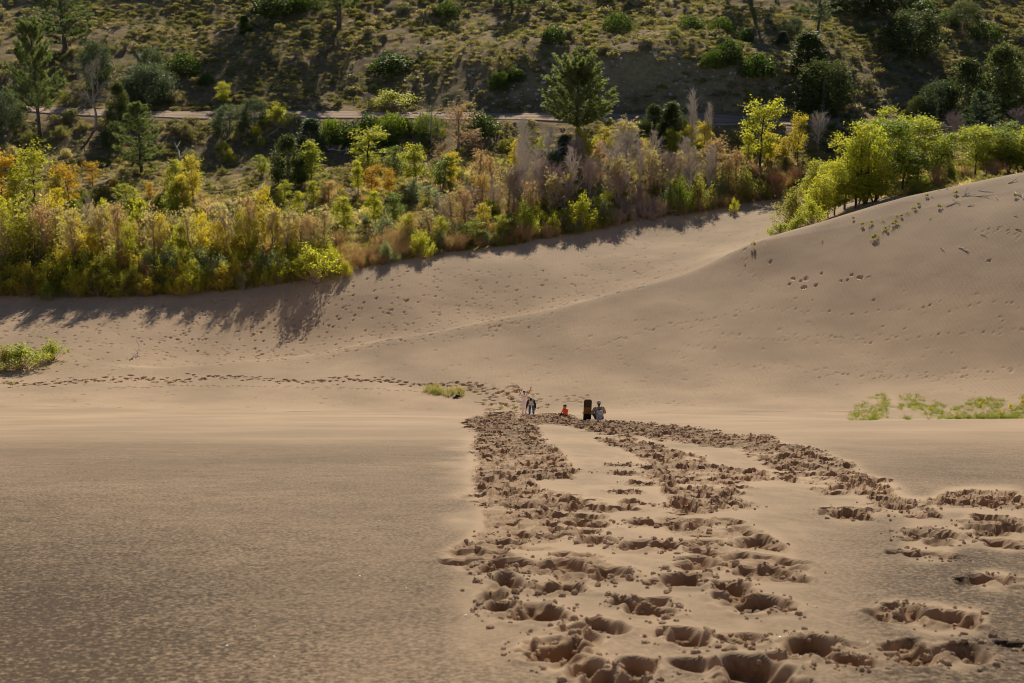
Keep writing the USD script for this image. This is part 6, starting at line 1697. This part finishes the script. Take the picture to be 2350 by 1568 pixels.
# stones weathering out of the cut bank and the road edge
sx = np.concatenate([rc.uniform(-8, 62, 420), rc.uniform(-75, 75, 160)])
sy = np.concatenate([rc.uniform(ROAD_Y1 + 0.3, 210, 420), rc.uniform(186, ROAD_Y0 - 0.4, 160)])
STONE = wood('stone_grey', (0.20, 0.165, 0.135), (0.36, 0.31, 0.26))
scatter('bank_stones', [(lump(60 + k), STONE) for k in range(5)], np.stack([sx, sy, soil_z(sx, sy) + CZ + 0.02], -1), np.minimum(rc.gamma(1.6, 0.06, len(sx)) + 0.04, 0.45), 'weathered grey stones lying on the cut bank and along the road edge', 'stones', 9)
# ------------------------------------------------------------------ labels: each says which one
MARKS = [('the long buried branch', 2236, 453), ('the forked driftwood', 2210, 574), ('the bent root', 2184, 473), ('the low vivid bush tip', 1790, 552), ('the deep holes', 1850, 645), ('the sprig-dotted slope', 2030, 525), ('the standing person', 1208, 930), ('the lone left bush', 50, 820), ('the lone ponderosa', 1327, 230), ('the cottonwood grove', 2030, 360), ('the far-right cottonwoods', 2290, 350), ('the large yellow cottonwood', 1744, 310), ('the dead branch pile', 1484, 470),
         ('the pointed juniper pair', 1522, 290), ('the tall rusty tree', 1054, 290), ('the roadside thicket', 840, 310), ('the mid-sized pine', 326, 330), ('the leaning left pine', 92, 200),
         ('the grey dead tree', 220, 220), ('the round lime cottonwood', 790, 495), ('the cream-tan tree', 1438, 345), ('the rust willow hedge', 830, 585), ('the feathery dune-edge bush', 1862, 490),
         ('the conical green tree', 716, 375), ('the olive juniper', 664, 380), ('the egg-shaped juniper', 1886, 205), ('the juniper clump', 2240, 190), ('the shaded cut bank', 1400, 190), ('the close oak cluster', 1680, 135),
         ('the long flat bush', 900, 145), ('the bone-white tree', 1206, 420), ('the forked cottonwood', 84, 400), ('the narrow yellow tree', 612, 500), ('the broad olive dome', 76, 560), ('the wide dark juniper', 2090, 75), ('the red-trunked pine', 778, 40)]


def relation(x, y):
    d = [math.hypot((x - a) * 1.0, (y - b) * 1.6) for _, a, b in MARKS]
    d = [1e9 if (abs(x - m[1]) < 12 and q < 130) else q for q, m in zip(d, MARKS)]
    k = int(np.argmin(d))
    n, a, b = MARKS[k]
    if d[k] < 22:
        return 'against ' + n
    dx, dy = x - a, (y - b) * 1.4
    if abs(dx) > abs(dy) * 1.6:
        return ('left of ' if dx < 0 else 'right of ') + n
    if abs(dy) > abs(dx) * 1.6:
        return ('uphill of ' if dy < 0 else 'downhill of ') + n
    return ('upper ' if dy < 0 else 'lower ') + ('left of ' if dx < 0 else 'right of ') + n


ORD = ['leftmost', 'second from left', 'third from left', 'fourth from left', 'fifth from left', 'sixth from left', 'seventh from left', 'eighth from left', 'ninth from left', 'tenth from left', 'eleventh from left', 'twelfth from left', 'thirteenth from left', 'fourteenth from left', 'fifteenth from left', 'sixteenth from left', 'seventeenth from left', 'eighteenth from left', 'nineteenth from left', 'twentieth from left']
rows = []
for prim, look, kind, x, y, group in PLANTS:
    short = len(look.split()) < 6
    if not short:
        lab = look
    else:
        k = kind if kind in ('cottonwood tree', 'thin-leaved tree', 'tree') else ''
        where = kind if kind and not k else ''
        k = '' if k and k.split()[-1] in look.split() else k
        lab = ' '.join(w for w in (look, k, where, relation(x, y)) if w)
    cat = {'pine_tree': 'pine tree', 'ponderosa_pine': 'pine tree', 'young_pine': 'pine tree', 'juniper': 'juniper', 'cottonwood': 'tree', 'tall_cottonwood': 'tree', 'sparse_tree': 'tree', 'bare_tree': 'tree', 'sapling': 'tree', 'dune_sprig': 'plant'}.get(prim.GetName().rstrip('0123456789').rstrip('_'), 'bush')
    rows.append([prim, lab, cat, x, y, group])
for q in rows:
    pass
by = {}
for q in rows:
    by.setdefault(q[1], []).append(q)
for lab, qs in by.items():
    if len(qs) < 2:
        continue
    qs.sort(key=lambda q: q[3])
    n = len(qs)
    if n > 6:       # split a long row by what stands nearest
        sub_ = {}
        for q in qs:
            sub_.setdefault(q[1], []).append(q)
        sets = list(sub_.values())
    else:
        sets = [qs]
    for st in sets:
        m = len(st)
        for i, q in enumerate(st):
            if m == 2:
                q[1] = ('left one of two: ', 'right one of two: ')[i] + q[1]
            elif m > 2:
                q[1] = ('rightmost: ' if i == m - 1 else ORD[min(i, 19)] + ': ') + q[1]
groups = {'cottonwood': 'autumn cottonwoods in the wood', 'tall_cottonwood': 'tall green cottonwoods', 'sparse_tree': 'thin-leaved trees in the wood', 'bare_tree': 'leafless trees', 'juniper': 'junipers on the slopes', 'pine_tree': 'pines on the slopes', 'ponderosa_pine': 'pines on the slopes',
          'round_bush': 'green bushes on the hillside', 'thicket_bush': 'bushes of the roadside thicket'}
for prim, lab, cat, x, y, group in rows:
    w = lab.split()
    if len(w) > 16:
        print('LONG', lab)
    lab = ' '.join(w[:16])
    tag(prim, label=lab, cat=cat, group=group or groups.get(prim.GetName().rstrip('0123456789').rstrip('_')))
